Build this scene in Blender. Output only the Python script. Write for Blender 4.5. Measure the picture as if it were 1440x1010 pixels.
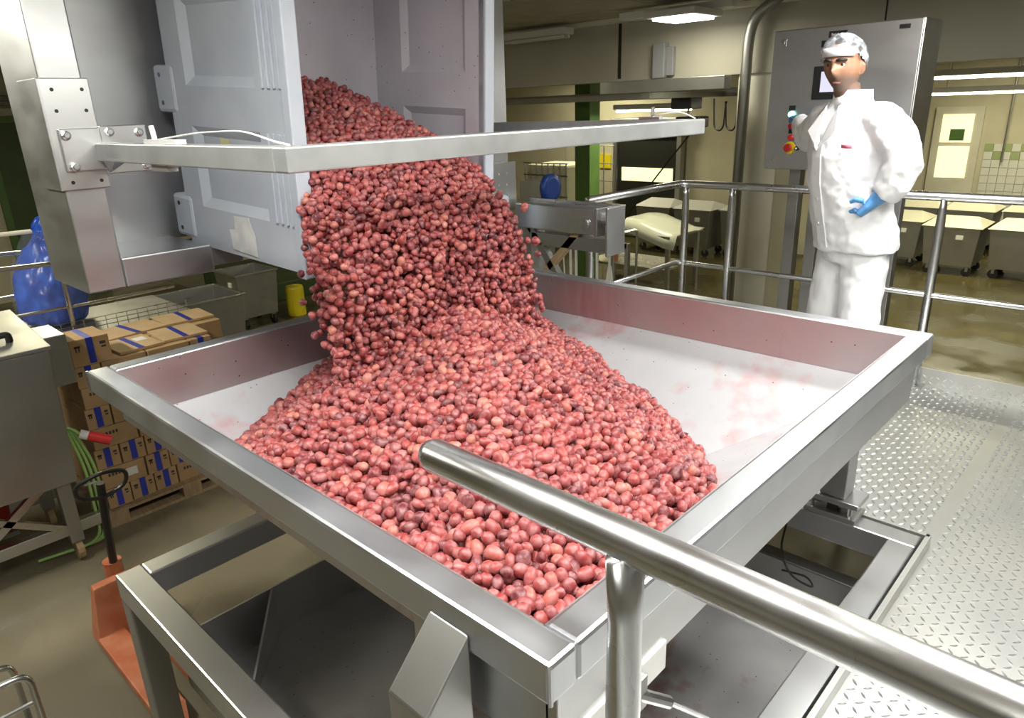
import bpy, bmesh, math, random
import numpy as np
from mathutils import Vector, Matrix, Quaternion
random.seed(7); rng = np.random.default_rng(11)
sc = bpy.context.scene
for o in list(bpy.data.objects): bpy.data.objects.remove(o)
COL = sc.collection

# ------------------------------------------------------------------ camera, world, exposure
CAM_Z = 1.57
cam = bpy.data.objects.new('camera', bpy.data.cameras.new('camera')); COL.objects.link(cam)
cam.data.sensor_width = 36; cam.data.lens = 995.87/1440*36; cam.data.clip_start = .02; cam.data.clip_end = 100
_r = Vector((.72961833, .68307048, -.03273866)); _d = Vector((.20549831, -.26466001, -.94219187)); _f = Vector((-.65224806, .68071272, -.33347062))
cam.matrix_world = Matrix(((_r.x, -_d.x, -_f.x, 0), (_r.y, -_d.y, -_f.y, 0), (_r.z, -_d.z, -_f.z, CAM_Z), (0, 0, 0, 1)))
sc.camera = cam
w = bpy.data.worlds.new('world'); sc.world = w; w.use_nodes = True
w.node_tree.nodes['Background'].inputs[0].default_value = (.9, .95, 1, 1)
w.node_tree.nodes['Background'].inputs[1].default_value = .3
vs = sc.view_settings; vs.view_transform = 'Standard'; vs.look = 'None'; vs.gamma = 1; vs.use_curve_mapping = False
vs.exposure = 0.0

# ------------------------------------------------------------------ helpers
def tag(o, label=None, cat=None, group=None, kind=None):
    if label: o['label'] = label
    if cat: o['category'] = cat
    if group: o['group'] = group
    if kind: o['kind'] = kind
    return o
def thing(name, label, cat, loc=(0, 0, 0), rotz=0, group=None):
    o = bpy.data.objects.new(name, None); COL.objects.link(o); o.empty_display_size = .1
    o.location = loc; o.rotation_euler = (0, 0, rotz)
    return tag(o, label, cat, group)
def finish(o, mat, bevel=0, smooth=False):
    me = o.data
    if mat and len(me.materials) == 0: me.materials.append(mat)
    if smooth:
        me.polygons.foreach_set('use_smooth', [True]*len(me.polygons))
    if bevel:
        m = o.modifiers.new('bevel', 'BEVEL'); m.width = bevel; m.segments = 2; m.limit_method = 'ANGLE'; m.angle_limit = math.radians(40)
def obj(name, bm, mat, parent=None, bevel=0, smooth=False, world=True):
    """link bm as one mesh object; geometry is in world coordinates unless world=False (then in the parent's frame)"""
    me = bpy.data.meshes.new(name); bmesh.ops.recalc_face_normals(bm, faces=bm.faces); bm.to_mesh(me); bm.free()
    o = bpy.data.objects.new(name, me); COL.objects.link(o)
    finish(o, mat, bevel, smooth)
    if parent:
        o.parent = parent
        if world:
            p = parent; loc = Vector(p.location)
            while p.parent: p = p.parent; loc = Vector(p.location)
            if parent.parent is None: o.matrix_parent_inverse = Matrix.Translation(-loc)
    return o
def struct(name, bm, mat, label=None, bevel=0):
    o = obj(name, bm, mat, None, bevel); o['kind'] = 'structure'
    if label: o['label'] = label
    return o
def single(name, bm, mat, label, cat, group=None, bevel=0, smooth=False):
    return tag(obj(name, bm, mat, None, bevel, smooth), label, cat, group)
def B(): return bmesh.new()
def box(bm, x0, x1, y0, y1, z0, z1, M=None):
    vs_ = [Vector((x, y, z)) for z in (z0, z1) for y in (y0, y1) for x in (x0, x1)]
    if M is not None: vs_ = [M @ v for v in vs_]
    v = [bm.verts.new(p) for p in vs_]
    for f in ((0, 1, 3, 2), (4, 6, 7, 5), (0, 4, 5, 1), (2, 3, 7, 6), (0, 2, 6, 4), (1, 5, 7, 3)): bm.faces.new([v[i] for i in f])
    return bm
def bbox(*a, M=None): return box(B(), *a, M=M)
def prism(bm, poly, axis, a, b):
    """poly: 2D points in the plane perpendicular to axis ('x','y','z'), extruded a..b"""
    def p3(u, v, t): return {'x': (t, u, v), 'y': (u, t, v), 'z': (u, v, t)}[axis]
    A = [bm.verts.new(p3(u, v, a)) for u, v in poly]; C = [bm.verts.new(p3(u, v, b)) for u, v in poly]
    bm.faces.new(A); bm.faces.new(C[::-1]); n = len(poly)
    for i in range(n): bm.faces.new((A[i], A[(i+1) % n], C[(i+1) % n], C[i]))
    return bm
def hull(bm, pts):
    v = [bm.verts.new(p) for p in pts]; bmesh.ops.convex_hull(bm, input=v); return bm
def tube(bm, pts, r, seg=12, closed_ends=True, rad=None, sq=None):
    pts = [Vector(p) for p in pts]; n = len(pts)
    t = [(pts[min(i+1, n-1)]-pts[max(i-1, 0)]).normalized() for i in range(n)]
    up = Vector((0, 0, 1)) if abs(t[0].z) < .9 else Vector((1, 0, 0))
    u = t[0].cross(up).normalized(); rings = []
    for i in range(n):
        if i: u = (u - t[i]*u.dot(t[i])).normalized()
        v = t[i].cross(u)
        if 0 < i < n-1:
            c = max(.5, (pts[i]-pts[i-1]).normalized().dot(t[i]))
        else: c = 1
        rr = (rad[i] if rad else r)/c if not rad else rad[i]
        s_ = sq[i] if sq else 1
        rings.append([bm.verts.new(pts[i]+u*(rr*math.cos(2*math.pi*k/seg))+v*(rr*s_*math.sin(2*math.pi*k/seg))) for k in range(seg)])
    for a, b in zip(rings, rings[1:]):
        for k in range(seg): bm.faces.new((a[k], a[(k+1) % seg], b[(k+1) % seg], b[k]))
    if closed_ends: bm.faces.new(rings[0][::-1]); bm.faces.new(rings[-1])
    return bm
def bend(pts, r, n=5):
    """round the corners of a polyline"""
    pts = [Vector(p) for p in pts]; out = [pts[0]]
    for i in range(1, len(pts)-1):
        a, b, c = pts[i-1], pts[i], pts[i+1]
        d1 = (a-b); d2 = (c-b); k = min(r, d1.length*.49, d2.length*.49)
        p, q = b+d1.normalized()*k, b+d2.normalized()*k
        for j in range(n+1):
            s = j/n; out.append(p*(1-s)**2+b*2*s*(1-s)+q*s*s)
    return out+[pts[-1]]
def lathe(bm, prof, c=(0, 0, 0), seg=20, axis='z'):
    c = Vector(c); rings = []
    def P3(r, h, a):
        x, y = r*math.cos(a), r*math.sin(a)
        return c+Vector({'z': (x, y, h), 'x': (h, x, y), 'y': (x, h, y)}[axis])
    for r, h in prof: rings.append([bm.verts.new(P3(max(r, 1e-4), h, 2*math.pi*k/seg)) for k in range(seg)])
    for a, b in zip(rings, rings[1:]):
        for k in range(seg): bm.faces.new((a[k], a[(k+1) % seg], b[(k+1) % seg], b[k]))
    bm.faces.new(rings[0][::-1]); bm.faces.new(rings[-1]); return bm
def cyl(bm, p0, p1, r, seg=14): return tube(bm, [p0, p1], r, seg)
def copy_tree(o, loc=None):
    c = o.copy(); COL.objects.link(c)
    if loc is not None: c.location = loc
    for ch in o.children:
        d = ch.copy(); COL.objects.link(d); d.parent = c
        for g in ch.children:
            e = g.copy(); COL.objects.link(e); e.parent = d
    return c

# ------------------------------------------------------------------ materials
def mat(name, col, rough=.5, metal=0, noise=0, nscale=8, col2=None, bump=0, bscale=40, stretch=None, emit=None, estr=0, rvar=0, spec=None, lo=.35, hi=.65):
    m = bpy.data.materials.new(name); m.use_nodes = True; nt = m.node_tree; b = nt.nodes['Principled BSDF']
    b.inputs['Base Color'].default_value = (*col, 1); b.inputs['Roughness'].default_value = rough; b.inputs['Metallic'].default_value = metal
    if spec is not None: b.inputs['Specular IOR Level'].default_value = spec
    if emit: b.inputs['Emission Color'].default_value = (*emit, 1); b.inputs['Emission Strength'].default_value = estr
    def coord(sc_):
        tc = nt.nodes.new('ShaderNodeTexCoord'); mp = nt.nodes.new('ShaderNodeMapping'); nt.links.new(tc.outputs['Object'], mp.inputs[0])
        if stretch: mp.inputs['Scale'].default_value = stretch
        n = nt.nodes.new('ShaderNodeTexNoise'); n.inputs['Scale'].default_value = sc_; n.inputs['Detail'].default_value = 2.5
        nt.links.new(mp.outputs[0], n.inputs['Vector']); return n
    if col2 or rvar:
        n = coord(nscale); mr = nt.nodes.new('ShaderNodeMapRange'); mr.inputs[1].default_value = lo; mr.inputs[2].default_value = hi
        nt.links.new(n.outputs['Fac'], mr.inputs[0])
        if col2:
            mx = nt.nodes.new('ShaderNodeMix'); mx.data_type = 'RGBA'; mx.inputs[6].default_value = (*col, 1); mx.inputs[7].default_value = (*col2, 1)
            nt.links.new(mr.outputs[0], mx.inputs[0]); nt.links.new(mx.outputs[2], b.inputs['Base Color'])
        if rvar:
            r2 = nt.nodes.new('ShaderNodeMapRange'); r2.inputs[3].default_value = rough-rvar; r2.inputs[4].default_value = rough+rvar
            nt.links.new(mr.outputs[0], r2.inputs[0]); nt.links.new(r2.outputs[0], b.inputs['Roughness'])
    if bump:
        n = coord(bscale); bp = nt.nodes.new('ShaderNodeBump'); bp.inputs['Strength'].default_value = bump; bp.inputs['Distance'].default_value = .01
        nt.links.new(n.outputs['Fac'], bp.inputs['Height']); nt.links.new(bp.outputs[0], b.inputs['Normal'])
    return m
def stained(name, col, stain, amount_lo, amount_hi, rough, metal, stretch):
    """steel with juice smears that have their own blotchy shape"""
    m = mat(name, col, rough, metal, col2=tuple(c*.86 for c in col), nscale=3, rvar=.08)
    nt = m.node_tree; b = nt.nodes['Principled BSDF']; src = b.inputs['Base Color'].links[0].from_socket
    tc = nt.nodes.new('ShaderNodeTexCoord'); mp = nt.nodes.new('ShaderNodeMapping'); mp.inputs['Scale'].default_value = stretch
    nt.links.new(tc.outputs['Object'], mp.inputs[0])
    n1 = nt.nodes.new('ShaderNodeTexNoise'); n1.inputs['Scale'].default_value = 1.7; n1.inputs['Detail'].default_value = 3; nt.links.new(tc.outputs['Object'], n1.inputs['Vector'])
    n2 = nt.nodes.new('ShaderNodeTexNoise'); n2.inputs['Scale'].default_value = 14; n2.inputs['Detail'].default_value = 8; nt.links.new(mp.outputs[0], n2.inputs['Vector'])
    ad = nt.nodes.new('ShaderNodeMath'); ad.operation = 'MULTIPLY_ADD'; ad.inputs[1].default_value = .5; nt.links.new(n2.outputs['Fac'], ad.inputs[0]); nt.links.new(n1.outputs['Fac'], ad.inputs[2])
    mr = nt.nodes.new('ShaderNodeMapRange'); mr.inputs[1].default_value = amount_lo; mr.inputs[2].default_value = amount_hi; mr.inputs[4].default_value = .8
    nt.links.new(ad.outputs[0], mr.inputs[0])
    mx = nt.nodes.new('ShaderNodeMix'); mx.data_type = 'RGBA'; nt.links.new(mr.outputs[0], mx.inputs[0]); nt.links.new(src, mx.inputs[6]); mx.inputs[7].default_value = (*stain, 1)
    # dark splash dots
    vo = nt.nodes.new('ShaderNodeTexVoronoi'); vo.inputs['Scale'].default_value = 24; vo.inputs['Randomness'].default_value = 1; nt.links.new(tc.outputs['Object'], vo.inputs['Vector'])
    lt = nt.nodes.new('ShaderNodeMath'); lt.operation = 'LESS_THAN'; lt.inputs[1].default_value = .065; nt.links.new(vo.outputs['Distance'], lt.inputs[0])
    mx2 = nt.nodes.new('ShaderNodeMix'); mx2.data_type = 'RGBA'; nt.links.new(lt.outputs[0], mx2.inputs[0]); nt.links.new(mx.outputs[2], mx2.inputs[6]); mx2.inputs[7].default_value = (.22, .05, .06, 1)
    nt.links.new(mx2.outputs[2], b.inputs['Base Color'])
    return m
STEEL = mat('steel', (.6, .61, .62), .36, 1, col2=(.55, .56, .57), nscale=3, rvar=.04, stretch=(1, 1, 3))
STEEL_D = mat('steel_dull', (.47, .47, .46), .46, 1, col2=(.41, .41, .4), nscale=3, rvar=.05)
STEEL_B = mat('steel_brushed', (.72, .73, .74), .33, 1, col2=(.67, .68, .69), nscale=4, rvar=.04)
STEEL_R = mat('steel_rail', (.66, .67, .68), .3, 1, col2=(.6, .61, .62), nscale=7, rvar=.05)
GALV = mat('galvanised_bar', (.5, .52, .52), .4, .65, col2=(.42, .44, .44), nscale=9)
RIM = mat('rim_steel', (.66, .68, .71), .4, 1, col2=(.58, .6, .63), nscale=5, rvar=.06)
HOP_V = stained('hopper_wall_steel', (.62, .59, .6), (.46, .27, .29), .8, 1.15, .4, .9, (3, 3, .35))
HOP_S = stained('hopper_slope_steel', (.64, .65, .68), (.6, .24, .26), .76, 1.0, .42, .45, (1, 1, 1))
PAN = stained('pan_steel', (.42, .42, .42), (.25, .07, .05), .78, .95, .5, .9, (1, 1, 1))
CABM = mat('cabinet_steel', (.66, .66, .66), .35, 1, col2=(.62, .62, .62), nscale=2, rvar=.03, stretch=(1, 1, 4))
BIN = mat('bin_plastic', (.47, .51, .57), .5, 0, col2=(.42, .46, .53), nscale=5, rvar=.08)
BIN_IN = stained('bin_inside_plastic', (.5, .48, .54), (.4, .22, .28), .78, 1.2, .45, 0, (1, 1, 1))
TREAD = mat('tread_plate', (.52, .53, .52), .42, .8, col2=(.45, .45, .42), nscale=2.5, rvar=.05)
TREADL = mat('tread_lug', (.74, .75, .75), .33, .9)
FLOOR = mat('floor_concrete', (.27, .24, .165), .33, 0, col2=(.12, .105, .065), nscale=.8, bump=.12, bscale=5, rvar=.26, lo=.36, hi=.62)
WALL = mat('wall_paint', (.62, .58, .44), .6, 0, col2=(.55, .51, .38), nscale=1.5)
FASC = mat('fascia_panel', (.5, .48, .4), .6, 0, col2=(.44, .42, .35), nscale=1.2)
PILL = mat('pillar_paint', (.72, .7, .6), .5, 0, col2=(.66, .63, .52), nscale=2)
CEIL = mat('ceiling_panel', (.5, .46, .38), .7, 0, col2=(.42, .38, .31), nscale=3)
TILEW = mat('tile_white', (.75, .75, .7), .2); TILEG = mat('tile_green', (.38, .45, .22), .25); GROUT = mat('grout', (.5, .5, .46), .8)
GREEN = mat('green_paint', (.1, .2, .045), .45, 0, col2=(.08, .16, .04), nscale=4); GREEND = mat('green_dark_door', (.06, .1, .035), .5, 0, col2=(.05, .08, .03), nscale=3)
DARK = mat('dark_sheet', (.012, .014, .01), .5); BLACK = mat('black_plastic', (.015, .015, .016), .35); RUBBER = mat('rubber', (.02, .02, .02), .7)
WHITEP = mat('white_plastic', (.78, .78, .76), .45); CREAM = mat('cream_plastic', (.72, .7, .55), .5)
CARD = mat('cardboard', (.5, .33, .17), .75, 0, col2=(.44, .28, .14), nscale=6, bump=.05, bscale=60); CARD2 = mat('cardboard_top', (.6, .43, .25), .75, 0, col2=(.54, .37, .2), nscale=6)
TAPE = mat('blue_tape', (.03, .05, .42), .3); INK = mat('print_ink', (.06, .05, .05), .7); PAPER = mat('paper_label', (.8, .8, .78), .6)
WOOD = mat('pallet_wood', (.42, .3, .17), .75, 0, col2=(.32, .22, .12), nscale=9, stretch=(1, 6, 1))
ORANGE = mat('orange_paint', (.5, .19, .1), .5, 0, col2=(.42, .12, .05), nscale=9); YELLOW = mat('yellow_paint', (.85, .68, .02), .4)
BLUEBAG = mat('blue_film', (.015, .06, .42), .3, 0, col2=(.03, .12, .62), nscale=9, bump=.6, bscale=9); CLEAR = None
REDP = mat('red_plastic', (.55, .03, .03), .35); GRNCAB = mat('green_cable', (.3, .5, .15), .45); BLUEH = mat('blue_hose', (.02, .07, .4), .35)
COAT = mat('white_cotton', (.86, .87, .9), .8, 0, bump=.25, bscale=18); GLOVE = mat('blue_glove', (.1, .3, .62), .45)
HAIR = mat('hair', (.02, .016, .014), .6); LENSW = mat('eye_white', (.75, .72, .7), .2); IRIS = mat('iris', (.03, .018, .01), .15)
BTN_R = mat('button_red', (.65, .03, .04), .35); BTN_G = mat('button_green_lit', (.2, .9, .5), .3, emit=(.3, 1, .6), estr=4); BTN_W = mat('button_white_lit', (.9, .95, .95), .3, emit=(.9, 1, 1), estr=3)
SCREEN = mat('screen_lit', (.5, .5, .6), .2, emit=(.6, .6, .8), estr=.6)
LAMPW = mat('lamp_tube', (1, 1, .9), .4, emit=(1, .97, .75), estr=14); LAMPC = mat('lamp_diffuser', (1, 1, 1), .4, emit=(1, .99, .92), estr=14)
LITROOM = mat('lit_room_beyond', (.8, .75, .5), .6, emit=(1, .9, .55), estr=1.0)
TORN = mat('torn_paper', (.72, .73, .72), .7, 0, col2=(.55, .57, .58), nscale=14); YEL_ST = mat('yellow_sticker', (.6, .58, .3), .6)
SKIN = mat('skin', (.36, .19, .115), .5, 0, col2=(.31, .16, .1), nscale=14)
def glassy(name, col, alpha):
    m = bpy.data.materials.new(name); m.use_nodes = True; nt = m.node_tree; b = nt.nodes['Principled BSDF']
    b.inputs['Base Color'].default_value = (*col, 1); b.inputs['Roughness'].default_value = .15; b.inputs['Alpha'].default_value = alpha; return m
CLEAR = glassy('clear_film', (.8, .85, .95), .07)
def netmat():
    m = bpy.data.materials.new('hair_net_film'); m.use_nodes = True; nt = m.node_tree; b = nt.nodes['Principled BSDF']
    b.inputs['Base Color'].default_value = (.62, .65, .7, 1); b.inputs['Roughness'].default_value = .6
    tc = nt.nodes.new('ShaderNodeTexCoord'); n = nt.nodes.new('ShaderNodeTexNoise'); n.inputs['Scale'].default_value = 22; n.inputs['Detail'].default_value = 3
    nt.links.new(tc.outputs['Object'], n.inputs['Vector'])
    mr = nt.nodes.new('ShaderNodeMapRange'); mr.inputs[1].default_value = .42; mr.inputs[2].default_value = .6; mr.inputs[3].default_value = .1; mr.inputs[4].default_value = .55
    nt.links.new(n.outputs['Fac'], mr.inputs[0]); nt.links.new(mr.outputs[0], b.inputs['Alpha']); return m
NET = netmat()
def berrymat():
    m = bpy.data.materials.new('frozen_strawberry'); m.use_nodes = True; nt = m.node_tree; b = nt.nodes['Principled BSDF']
    at = nt.nodes.new('ShaderNodeAttribute'); at.attribute_name = 'tint'
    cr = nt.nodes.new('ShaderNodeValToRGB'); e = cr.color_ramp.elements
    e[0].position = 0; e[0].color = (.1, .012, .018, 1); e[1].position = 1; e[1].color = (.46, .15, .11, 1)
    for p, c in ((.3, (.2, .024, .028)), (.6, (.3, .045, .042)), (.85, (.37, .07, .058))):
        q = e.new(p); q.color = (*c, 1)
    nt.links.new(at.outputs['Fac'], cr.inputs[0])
    tc = nt.nodes.new('ShaderNodeTexCoord'); n = nt.nodes.new('ShaderNodeTexNoise'); n.inputs['Scale'].default_value = 55; n.inputs['Detail'].default_value = 4
    nt.links.new(tc.outputs['Object'], n.inputs['Vector'])
    mr = nt.nodes.new('ShaderNodeMapRange'); mr.inputs[1].default_value = .4; mr.inputs[2].default_value = .7; mr.inputs[4].default_value = .55
    nt.links.new(n.outputs['Fac'], mr.inputs[0])
    mx = nt.nodes.new('ShaderNodeMix'); mx.data_type = 'RGBA'; mx.inputs[7].default_value = (.5, .26, .26, 1)
    nt.links.new(mr.outputs[0], mx.inputs[0]); nt.links.new(cr.outputs[0], mx.inputs[6]); nt.links.new(mx.outputs[2], b.inputs['Base Color'])
    b.inputs['Roughness'].default_value = .45
    bp = nt.nodes.new('ShaderNodeBump'); bp.inputs['Strength'].default_value = .3; bp.inputs['Distance'].default_value = .002
    nt.links.new(n.outputs['Fac'], bp.inputs['Height']); nt.links.new(bp.outputs[0], b.inputs['Normal'])
    return m
BERRY = berrymat()

# ------------------------------------------------------------------ the setting
FZ = -1.2
struct('floor', bbox(-14, 6, -6, 18.2, FZ-.2, FZ), FLOOR, 'wet stained concrete hall floor')
FLOORW = mat('floor_wet_coating', (.13, .11, .045), .2, 0, col2=(.065, .055, .024), nscale=1.3, bump=.1, bscale=4, rvar=.14, lo=.36, hi=.62)
struct('floor_coating', bbox(-14, 6, 4.9, 18.2, FZ, FZ+.003), FLOORW, 'wet brown floor coating of the far hall')
struct('wall_left', bbox(-14.2, -14, -6, 18.2, FZ, 2.6), WALL)
wb = struct('wall_back', bbox(-14, 6, 18, 18.2, FZ, 2.6), WALL)
struct('wall_right', bbox(6, 6.2, -6, 18.2, FZ, 2.6), WALL)
struct('wall_front', bbox(-14, 6, -6.2, -6, FZ, 2.6), WALL)
ce = struct('ceiling', bbox(-14, 6, -6, 18, 2.47, 2.6), CEIL)
for i in range(12):
    for j in range(5):
        x = -9.6+i*.62; y = 3.7+j*.65
        obj('ceiling_panel', bbox(x, x+.6, y, y+.63, 2.452-.006*random.random(), 2.472), CEIL, ce, .004)
fa = struct('wall_upper', bbox(-14, 6, 7, 7.22, 1.84, 2.47), FASC, 'grey lintel panel above the hall opening')
obj('panel_seam', bbox(-4.92, -4.885, 6.992, 7.0, 1.84, 2.47), DARK, fa)
for x in (-9.5, -7.2, -2.2, .2): obj('panel_seam', bbox(x, x+.012, 6.994, 7.0, 1.84, 2.47), DARK, fa)
struct('trim_1', bbox(-14, 6, 6.9, 6.998, 2.4, 2.45), PILL, 'pale trim strip along the ceiling edge', .005)
struct('wall_pillar', bbox(-3.5, -3.04, 7.02, 7.5, FZ, 2.47), PILL, 'cream painted pillar', .01)
struct('trim_2', bbox(-14, 6, 6.99, 7.23, 1.815, 1.84), FASC)
# green door in the left wall, conduits
d = struct('door_1', bbox(-13.99, -13.93, 2.9, 4.0, FZ, 1.62), GREEND, 'dark green double door')
obj('door_gap', bbox(-13.928, -13.92, 3.42, 3.44, FZ, 1.6), DARK, d)
obj('door_frame', box(box(bbox(-13.98, -13.9, 2.8, 2.9, FZ, 1.72), -13.98, -13.9, 4.0, 4.1, FZ, 1.72), -13.98, -13.9, 2.9, 4.0, 1.62, 1.72), GREEN, d)
for i, z in enumerate((1.86, 1.93, 2.0)):
    b_ = cyl(B(), (-13.9, -1, z), (-13.9, 12, z), .025, 8); struct('trim_%d' % (3+i), b_, STEEL_D)
# far door with window and tiled band on the back wall
d = struct('door_2', bbox(-4.35, -3.45, 17.93, 17.99, FZ, 1.3), PILL, 'cream far door with lit window')
for z0, z1 in ((-.15, .5), (.58, 1.15)): obj('window_pane', bbox(-4.2, -3.62, 17.91, 17.94, z0, z1), LITROOM, d)
obj('notice', bbox(-4.02, -3.75, 17.9, 17.91, .62, .85), GREEN, d)
bm = B(); bg = B(); tw = .16
for i in range(30):
    for j in range(11):
        x = -3.35+i*tw; z = -1.2+j*tw
        g = j in (9, 10) and (i+j) % 2 == 0
        box(bg if g else bm, x+.004, x+tw-.004, 17.965, 17.99, z+.004, z+tw-.004)
t1 = obj('wall_tiles', bm, TILEW, wb); t1['kind'] = 'stuff'; t2 = obj('green_tiles', bg, TILEG, wb); t2['kind'] = 'stuff'
for x in (-3.0, -2.1, -1.2): struct('trim_%d' % (6+int(x+4)), cyl(B(), (x, 17.9, .2), (x, 17.9, 2.4), .02, 8), STEEL_D)

# platform of tread plate with real lugs
pl = struct('platform', box(bbox(-.44, 3, -1.6, 4.36, -.06, 0), -2.6, -.44, 2.635, 4.36, -.06, 0), TREAD, 'raised walkway of steel tread plate')
obj('edge_upstand', bbox(-.452, -.436, -.6, 2.64, 0, .05), TREAD, pl); obj('edge_upstand', bbox(-2.6, -.44, 2.622, 2.638, 0, .05), TREAD, pl)
obj('toe_board', bbox(-2.6, 3, 4.335, 4.347, 0, .1), TREAD, pl); obj('toe_board', bbox(-2.607, -2.595, 2.64, 4.34, 0, .1), TREAD, pl)
for x in (-.5, 2.9):
    for y in (4.2, -1.4): obj('support_leg', bbox(x, x+.08, y, y+.08, FZ, -.06), STEEL_D, pl)
obj('support_leg', bbox(-2.58, -2.5, 4.2, 4.28, FZ, -.06), STEEL_D, pl)
def lugs(x0, x1, y0, y1, plane='z', pitch=.034):
    V = []; F = []; nx = int((x1-x0)/pitch); ny = int((y1-y0)/pitch); k = 0
    for i in range(nx):
        for j in range(ny):
            cx, cy = x0+(i+.5)*pitch, y0+(j+.5)*pitch
            a = math.pi/4 if (i+j) % 2 else -math.pi/4
            c, s = math.cos(a), math.sin(a); L, W, h = .015, .0048, .0036
            for (u, v, z) in ((-L, 0, 0), (0, -W, 0), (L, 0, 0), (0, W, 0), (-L*.5, 0, h), (L*.5, 0, h)):
                x, y = cx+u*c-v*s, cy+u*s+v*c
                V.append((x, y, z) if plane == 'z' else (x, 4.335-z, y))
            for f in ((0, 1, 4), (1, 5, 4), (1, 2, 5), (2, 3, 5), (3, 4, 5), (3, 0, 4)): F.append([k+q for q in f])
            k += 6
    me = bpy.data.meshes.new('tread_lugs'); me.from_pydata(V, [], F); o = bpy.data.objects.new('tread_lugs', me); COL.objects.link(o)
    me.materials.append(TREADL); o.parent = pl; o['kind'] = 'stuff'; return o
lugs(-.43, 1.6, -.4, 4.33); lugs(-2.58, -.44, 2.65, 4.33); lugs(-2.58, 1.6, .0, .1, 'y')

# ------------------------------------------------------------------ lamps (each with its own light)
def lamp(name, label, loc, length, width, axis, power, color, diff=LAMPW, hang=.0, size_y=None):
    x, y, z = loc; t = thing(name, label, 'lamp', loc)
    lx, ly = (length/2, width/2) if axis == 'x' else (width/2, length/2)
    obj('housing', bbox(x-lx, x+lx, y-ly, y+ly, z, z+.07), WHITEP, t, .006)
    for s in (-.25, .25):
        if axis == 'x': cyl_ = cyl(B(), (x-lx*.94, y+s*width, z-.02), (x+lx*.94, y+s*width, z-.02), .016, 10)
        else: cyl_ = cyl(B(), (x+s*width, y-ly*.94, z-.02), (x+s*width, y+ly*.94, z-.02), .016, 10)
        obj('tube', cyl_, diff, t)
    if hang:
        for s in (-.7, .7): obj('hanger', cyl(B(), (x+s*lx, y+(s*ly if axis == 'y' else 0), z+.07), (x+s*lx, y+(s*ly if axis == 'y' else 0), z+.07+hang), .006, 6), STEEL_D, t)
    if power:
        L = bpy.data.lights.new(name+'_light', 'AREA'); L.shape = 'RECTANGLE'; L.size = lx*2; L.size_y = ly*2; L.energy = power; L.color = color
        lo = bpy.data.objects.new('lamp_light', L); COL.objects.link(lo); lo.location = (0, 0, -.045); lo.parent = t
    return t
COOL = (1, .985, .95); WARM = (1, .93, .62)
lamp('ceiling_lamp', 'twin tube ceiling lamp over the walkway beside the operator', (-.35, 3.2, 2.36), 1.3, .28, 'x', 75, COOL)
lamp('ceiling_lamp', 'twin tube ceiling lamp over the right side of the hopper', (.15, 1.6, 2.36), 1.3, .28, 'y', 60, COOL)
lamp('ceiling_lamp', 'twin tube ceiling lamp above the front of the hopper', (-1.1, .35, 2.36), 1.3, .28, 'x', 50, COOL)
lamp('ceiling_lamp', 'twin tube ceiling lamp above the camera side of the walkway', (.9, -.6, 2.36), 1.3, .28, 'y', 22, COOL)
lamp('ceiling_lamp', 'twin tube ceiling lamp over the pallet of cartons', (-5.0, -.6, 2.36), 1.4, .28, 'x', 115, (1, .95, .82))
lamp('ceiling_lamp', 'twin tube ceiling lamp above the blue sack trolley', (-8.6, 2.0, 2.36), 1.4, .28, 'x', 60, WARM)
lamp('ceiling_lamp', 'unlit twin tube lamp high on the lintel panel', (-5.9, 6.75, 2.33), .95, .2, 'x', 0, WARM, WHITEP)
t = thing('square_lamp', 'bright square lamp hanging in front of the lintel panel', 'lamp', (-3.72, 6.3, 2.3))
obj('housing', bbox(-3.98, -3.46, 6.04, 6.56, 2.3, 2.36), WHITEP, t, .01); obj('diffuser', bbox(-3.92, -3.52, 6.1, 6.5, 2.28, 2.3), LAMPC, t)
obj('mount', bbox(-4.5, -3.3, 6.4, 6.5, 2.36, 2.42), WHITEP, t)
L = bpy.data.lights.new('square_light', 'AREA'); L.size = .5; L.energy = 9; L.color = WARM
lo = bpy.data.objects.new('lamp_light', L); COL.objects.link(lo); lo.location = (0, 0, -.03); lo.parent = t
lamp('ceiling_lamp', 'lit tube lamp beyond the overhead hoist beam', (-5.8, 9.1, 1.5), 1.25, .16, 'x', 28, WARM)
lamp('ceiling_lamp', 'lit tube lamp over the green column bay', (-9.2, 12.0, 2.2), 1.4, .2, 'x', 60, WARM)
lamp('ceiling_lamp', 'upper lit tube lamp above the white lidded tubs', (-1.7, 10.0, 1.76), 1.8, .16, 'x', 50, WARM, hang=.6)
lamp('ceiling_lamp', 'lower lit tube lamp farther back above the white lidded tubs', (-2.2, 12.3, 1.58), 2.0, .16, 'x', 60, WARM, hang=.7)
lamp('ceiling_lamp', 'tube lamp close to the tiled wall', (-2.5, 15.8, 2.2), 2.0, .16, 'x', 90, WARM)

# ------------------------------------------------------------------ hopper
HX0, HX1, HY0, HY1, RZ = -2.454, -.522, .599, 2.561, .8265
RW = .065
hop = thing('hopper', 'big square stainless hopper full of frozen strawberries', 'hopper', (-1.488, 1.58, 0))
def rimbar(x0, x1, y0, y1): obj('rim', bbox(x0, x1, y0, y1, RZ-.075, RZ), RIM, hop, .008)
rimbar(HX0, HX1, HY0, HY0+RW); rimbar(HX0, HX1, HY1-RW, HY1); rimbar(HX0, HX0+RW, HY0+RW, HY1-RW); rimbar(HX1-RW, HX1, HY0+RW, HY1-RW)
ix0, ix1, iy0, iy1 = HX0+RW, HX1-RW, HY0+RW, HY1-RW; z1 = RZ-.17; tk = .008
e_ = .003
obj('wall_plate', bbox(ix0-tk, ix0+e_, iy0, iy1, z1, RZ-.006), HOP_V, hop); obj('wall_plate', bbox(ix1-e_, ix1+tk, iy0, iy1, z1, RZ-.006), HOP_V, hop)
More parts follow.
